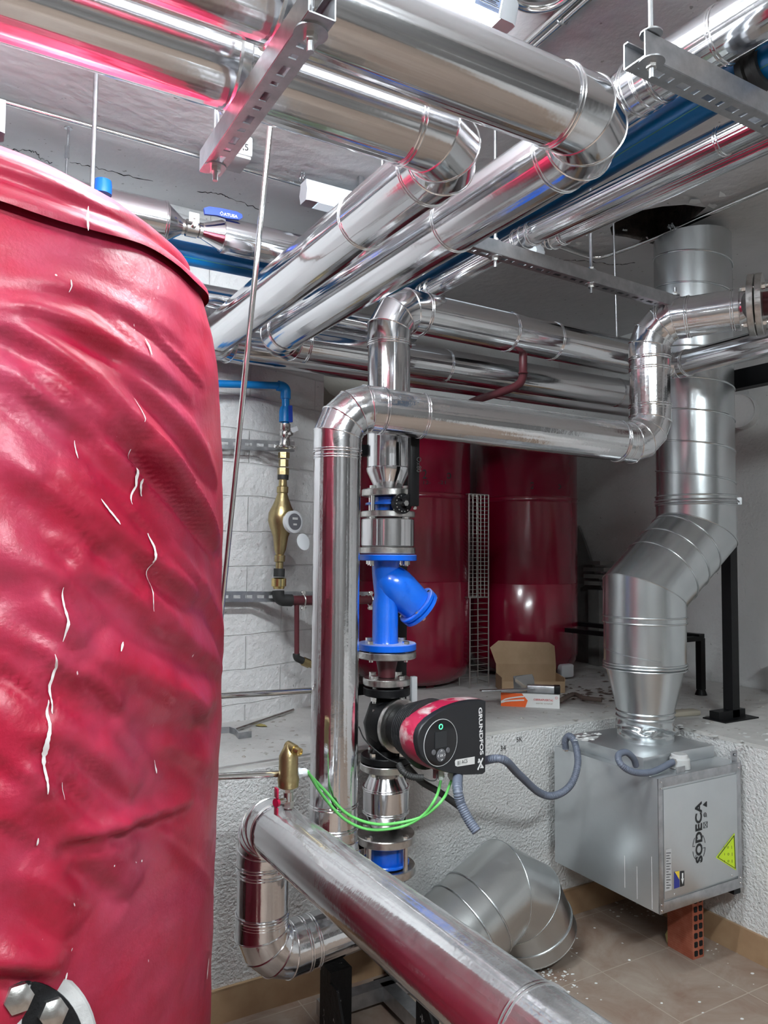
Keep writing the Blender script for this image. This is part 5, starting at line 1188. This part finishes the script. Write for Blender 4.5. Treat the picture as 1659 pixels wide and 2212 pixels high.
# open cardboard box
t = thing('open_box', 'opened brown cardboard box in front of the right red vessel', 'cardboard box', P(1150, 1490, Z=PZ))
k0 = P(1085, 1497, Z=PZ); k1 = P(1220, 1497, Z=PZ); k0.z = k1.z = PZ+.002; du = (k1-k0).normalized(); dn = V((-du.y, du.x, 0)); Lx = (k1-k0).length
bm = NB(); box(bm, (k0+k1)/2+dn*.09, (Lx, .18, .004), du, dn); box(bm, (k0+k1)/2+dn*.18+V((0, 0, .065)), (Lx, .004, .13), du, dn)
for p_ in (k0, k1): box(bm, p_+dn*.09+V((0, 0, .04)), (.004, .18, .08), du, dn)
box(bm, (k0+k1)/2+V((0, 0, .03)), (Lx, .004, .06), du, dn); obj('tray', bm, M['card'], t)
bm = NB(); tz_ = V((0, 0, 1)); b_ = (k0+k1)/2+dn*.18+V((0, 0, .13))
lid_d = (dn*.25+tz_).normalized(); prism(bm, [b_-du*(Lx/2), b_+du*(Lx/2), b_+du*(Lx/2+.0)+lid_d*.06, b_+du*(Lx/2+.0)+lid_d*.1, b_+du*(Lx/2-.03)+lid_d*.12, b_-du*(Lx/2-.02)+lid_d*.13, b_-du*(Lx/2+.03)+lid_d*.09], dn*.004); obj('lid_flap', bm, M['card'], t)
# door closer box
t = thing('product_box', 'flat orange and white printed carton lying on the slab', 'box', P(1146, 1530, Z=PZ))
k0 = P(1082, 1525, Z=PZ); k1 = P(1209, 1531, Z=PZ); du = (k1-k0).normalized(); dn = V((-du.y, du.x, 0)); Lx = (k1-k0).length; hb = .066
bm = NB(); box(bm, (k0+k1)/2+dn*.04+V((0, 0, hb/2)), (Lx, .08, hb), du, dn); bo = obj('carton', bm, M['paper'], t)
bm = NB(); poly(bm, [k0-dn*.001+V((0, 0, .0)), k0+du*Lx*.42-dn*.001, k0+du*Lx*.46-dn*.001+V((0, 0, hb*.5)), k0+du*Lx*.36-dn*.001+V((0, 0, hb)), k0-dn*.001+V((0, 0, hb))]); og = obj('orange_print', bm, M['orange'], bo)
bm = NB()
for s_ in (.35, .62):
    pts = [k0+du*Lx*.4*k-dn*.002+V((0, 0, hb*(s_*(.25+.75*(k**.5))+.12))) for k in (0, .2, .4, .6, .8, 1)]
    pts2 = [p+V((0, 0, .007)) for p in pts]
    for i in range(5): poly(bm, [pts[i], pts[i+1], pts2[i+1], pts2[i]])
obj('swoosh', bm, M['paper'], og)
text('lettering', 'CIERRAPUERTAS', k0+du*Lx*.56-dn*.0012+V((0, 0, hb*.52)), du, V((0, 0, 1)), .0095, M['redink'], bo, width=Lx*.33, bold=.01)
text('lettering', 'serie cristal', k0+du*Lx*.60-dn*.0012+V((0, 0, hb*.28)), du, V((0, 0, 1)), .009, M['shoe'], bo, width=Lx*.28)
bm = NB(); torus(bm, k0+du*Lx*.945-dn*.001+V((0, 0, hb*.78)), dn, .0055, .0008, 20, 4); obj('info_mark', bm, M['redink'], bo)
t = thing('door_closer', 'grey metal door closer lying on the orange and white carton', 'door closer', k0+V((0, 0, hb)))
bm = NB(); box(bm, k0+du*Lx*.72+dn*.04+V((0, 0, hb+.02)), (Lx*.55, .05, .036), du, dn, bev=.004); obj('body', bm, M['zinc'], t)
bm = NB(); box(bm, k0+du*Lx*.96+dn*.04+V((0, 0, hb+.02)), (.03, .052, .038), du, dn, bev=.002); obj('end_block', bm, M['blk'], t)
a, b = P(1038, 1492, Z=PZ+.09), P(1112, 1492, Z=PZ+.09); bm = NB(); bar(bm, a, b+V((.12, 0, 0)), .03, .006, bev=.002); obj('arm', bm, M['zinc'], t)
bm = NB(); c = P(1130, 1478, Z=PZ+.1); pr_ = random.Random(5); vs = [c+V((pr_.uniform(-.07, .08), pr_.uniform(-.03, .03), pr_.uniform(-.03, .05))) for _ in range(16)]
for v_ in vs: bm.verts.new(v_)
bmesh.ops.convex_hull(bm, input=list(bm.verts)); solo('plastic_bag', bm, M['glassy'], 'crumpled clear plastic bag in the opened cardboard box', 'bag', ang=10)
# rubble, flakes
def scatter(label, name, cells, n, m, r0, r1, z, seed, kind='stuff', cat='debris'):
    rg = random.Random(seed); bm = NB()
    for _ in range(n):
        x0, x1, y0, y1 = rg.choice(cells); c = P(rg.uniform(x0, x1), rg.uniform(y0, y1), Z=z); k = rg.randint(4, 7); r = rg.uniform(r0, r1); h = rg.uniform(.001, .006)*(r/.012)
        a0 = rg.random()*6; ps = [c+V((math.cos(a0+i*2*PI/k)*r*rg.uniform(.5, 1.3), math.sin(a0+i*2*PI/k)*r*rg.uniform(.4, 1), .0005)) for i in range(k)]
        lo = [bm.verts.new(p) for p in ps]; tp = bm.verts.new(c+V((0, 0, h)))
        for i in range(k): bm.faces.new((lo[i], lo[(i+1) % k], tp))
        bm.faces.new(list(reversed(lo)))
    solo(name, bm, m, label, cat, kind=kind, ang=20)
scatter('white plaster crumbs on the floor tiles around the elbow and brick', 'plaster_crumbs', [(1230, 1440, 1940, 1985), (1180, 1250, 2060, 2160), (1230, 1659, 1990, 2212), (1520, 1620, 2010, 2060), (1150, 1230, 2095, 2120), (1330, 1420, 1945, 1980)], 170, M['flake'], .002, .009, .0005, 1)
scatter('grey rubble scattered on the raised slab', 'rubble', [(1050, 1340, 1500, 1560), (1230, 1320, 1460, 1530), (1450, 1659, 1520, 1600), (490, 660, 1545, 1640), (1460, 1659, 1465, 1530)], 200, M['rubble'], .004, .016, PZ, 2)
scatter('pale paint flakes on the slab beside the duct', 'paint_flakes', [(1450, 1560, 1545, 1590), (1590, 1659, 1575, 1610), (1240, 1300, 1585, 1600)], 40, M['flake'], .006, .02, PZ, 3)
scatter('rusty brown scraps heaped beside the printed carton', 'rust_scraps', [(1205, 1330, 1478, 1515), (1290, 1335, 1440, 1500)], 60, M['brownflake'], .008, .026, PZ+.002, 4)
bm = NB(); tube(bm, spline([P(x, y, Z=PZ+.03) for x, y in ((1212, 1512), (1240, 1500), (1262, 1508), (1300, 1512))], 5), .012, 8); solo('scrap_strip', bm, M['brownflake'], 'bent dark scrap strip right of the printed carton', 'scrap')
bm = NB(); c = P(1470, 1546, Z=PZ); box(bm, c+V((.02, 0, .012)), (.16, .06, .024), (1, -.2, 0), (.2, 1, 0), bev=.008); solo('old_shoe_sole', bm, M['shoe'], 'beige flat scrap lying right of the duct reducer', 'scrap')
bm = NB(); c = P(1226, 1470, Z=PZ); box(bm, c+V((.03, .05, .05)), (.10, .05, .08), bev=.012); solo('white_plastic_part', bm, M['white'], 'white plastic part right of the opened cardboard box', 'plastic part')
bm = NB(); poly(bm, [P(x, y, Z=bz1+.0485) for x, y in ((1248, 1596), (1262, 1592), (1294, 1590), (1290, 1595), (1268, 1600), (1252, 1600))]); solo('paint_flake', bm, M['flake'], 'single big white paint flake on the fan box lid', 'paint flake')
# clamp bar lying on slab at left
t = thing('pipe_hanger', 'loose pipe hanger rod with clamp lying on the slab at left', 'pipe hanger', P(560, 1560, Z=PZ))
bm = NB(); cyl(bm, P(505, 1577, Z=PZ+.012), P(634, 1533, Z=PZ+.012), .006, n=10); obj('rod', bm, M['steel'], t)
bm = NB(); c = P(505, 1580, Z=PZ+.02); pts = [P(x, y, Z=PZ+.012) for x, y in ((470, 1578), (496, 1577), (508, 1581), (516, 1590), (530, 1588), (543, 1586))]
for a, b in zip(pts, pts[1:]): bar(bm, a, b, .004, .028)
obj('clamp_strip', bm, M['zinc'], t)
bm = NB(); poly(bm, [P(x, y, Z=PZ+.004) for x, y in ((550, 1567), (562, 1563), (572, 1565), (578, 1569), (563, 1569))]); solo('dry_leaf', bm, mat('dry_leaf', (.32, .26, .08), .8), 'small yellow dry leaf beside the loose pipe hanger', 'leaf')
# pale lump of expanding foam where the back pipes pass the wall corner, and a torn paper beside it
bm = NB(); pp = [P(x, y, Y=4.09) for x, y in ((688, 810), (692, 826), (702, 838), (712, 850), (728, 860), (760, 864), (800, 858), (840, 850), (860, 800), (780, 790), (700, 790))]
prism(bm, pp, (0, .25, 0)); solo('foam_lump', bm, mat('pale_foam', (.52, .50, .45), .85, bump=(30, .5, .01)), 'pale rounded foam lump under the back pipes by the wall corner', 'foam')
bm = NB(); prism(bm, [P(x, y, Y=4.345) for x, y in ((766, 712), (772, 700), (776, 693), (786, 692), (810, 694), (806, 722), (780, 720))], (0, .003, 0)); solo('torn_paper', bm, M['paper'], 'torn white paper scrap behind the diagonal pipes beside the riser', 'paper')
# marks on the step wall
bm_t = thing('wall_note', 'small handwritten numbers on the white step wall right of pump', 'handwriting', P(1085, 1620, Y=2.6))
text('number', '34', P(1080, 1622, Y=2.6)+V((0, -.002, 0)), (1, 0, 0), (0, 0, 1), .022, M['ink'], bm_t, thick=.001); text('number', '5K', P(1115, 1603, Y=2.6)+V((0, -.002, 0)), (1, 0, 0), (0, 0, 1), .02, M['ink'], bm_t, thick=.001)
# ------------------------------------------------------------------ black supports at the bottom
t = thing('pipe_support', 'black square pipe support spattered with white paint at bottom', 'pipe support', (1.15, 2.2, 0))
bm = NB(); box(bm, (1.13, 2.24, .145), (.075, .075, .29)); obj('post', bm, M['blkspeck'], t)
bm = NB(); prism(bm, [(1.09, 2.19, .27), (1.09, 2.19, .0), (1.09, 2.00, .0), (1.09, 2.14, .27)], (-.008, 0, 0)); obj('gusset', bm, M['blkspeck'], t)
bm = NB(); box(bm, (1.10, 2.20, .004), (.20, .2, .008)); obj('base_plate', bm, M['zinc'], t)
t = thing('floor_frame', 'grey steel angle frame lying on the floor under the pipes', 'steel frame', (1.5, 2.2, 0))
bm = NB(); zf = .05
for a, b in (((1.16, 2.42, zf), (1.62, 2.42, zf)), ((1.62, 2.42, zf), (1.62, 1.70, zf)), ((1.0, 1.98, zf), (1.62, 1.98, zf)), ((1.42, 1.7, zf), (1.42, 2.42, zf))): bar(bm, a, b, .05, .05)
obj('angle_frame', bm, M['zinc'], t)
bm = NB(); box(bm, (1.40, 2.12, .10), (.05, .06, .2)); prism(bm, [(1.375, 2.09, .2), (1.375, 2.09, 0.05), (1.375, 1.98, .05)], (-.008, 0, 0)); obj('upright', bm, M['blkspeck'], t)

# ------------------------------------------------------------------ camera, lights, view
cam = bpy.data.cameras.new('camera'); co = bpy.data.objects.new('camera', cam); COL.objects.link(co)
cam.sensor_fit = 'HORIZONTAL'; cam.sensor_width = 36; cam.lens = FP/1659*36; cam.clip_start = .05
co.matrix_world = Matrix(((CR.x, CU.x, -CF.x, C0.x), (CR.y, CU.y, -CF.y, C0.y), (CR.z, CU.z, -CF.z, C0.z), (0, 0, 0, 1)))
sc = bpy.context.scene; sc.camera = co
def area(name, loc, sx, sy, e, col=(.90, .98, 1), rot=(0, 0, 0)):
    l = bpy.data.lights.new(name, 'AREA'); l.shape = 'RECTANGLE'; l.size = sx; l.size_y = sy; l.energy = e; l.color = col
    o = bpy.data.objects.new(name, l); COL.objects.link(o); o.location = loc; o.rotation_euler = rot; return o
area('lamp_light', (.6, -.9, 2.94), 1.1, .09, 40)
area('lamp_light', (la.x-.62, la.y, 2.925), 1.1, .09, 26)
area('lamp_light', (-.9, .3, 2.94), 1.1, .09, 32)
w = bpy.data.worlds.new('world'); sc.world = w; w.use_nodes = True; w.node_tree.nodes['Background'].inputs[0].default_value = (.8, .85, .9, 1); w.node_tree.nodes['Background'].inputs[1].default_value = .3
sc.view_settings.view_transform = 'Standard'; sc.view_settings.look = 'None'; sc.view_settings.gamma = 1; sc.view_settings.exposure = 0.38
sc.view_settings.use_curve_mapping = False
sc.cycles.max_bounces = 10; sc.cycles.glossy_bounces = 8; sc.cycles.diffuse_bounces = 5; sc.cycles.use_denoising = True
sc.cycles.sample_clamp_indirect = 6; sc.cycles.caustics_reflective = False; sc.cycles.caustics_refractive = False
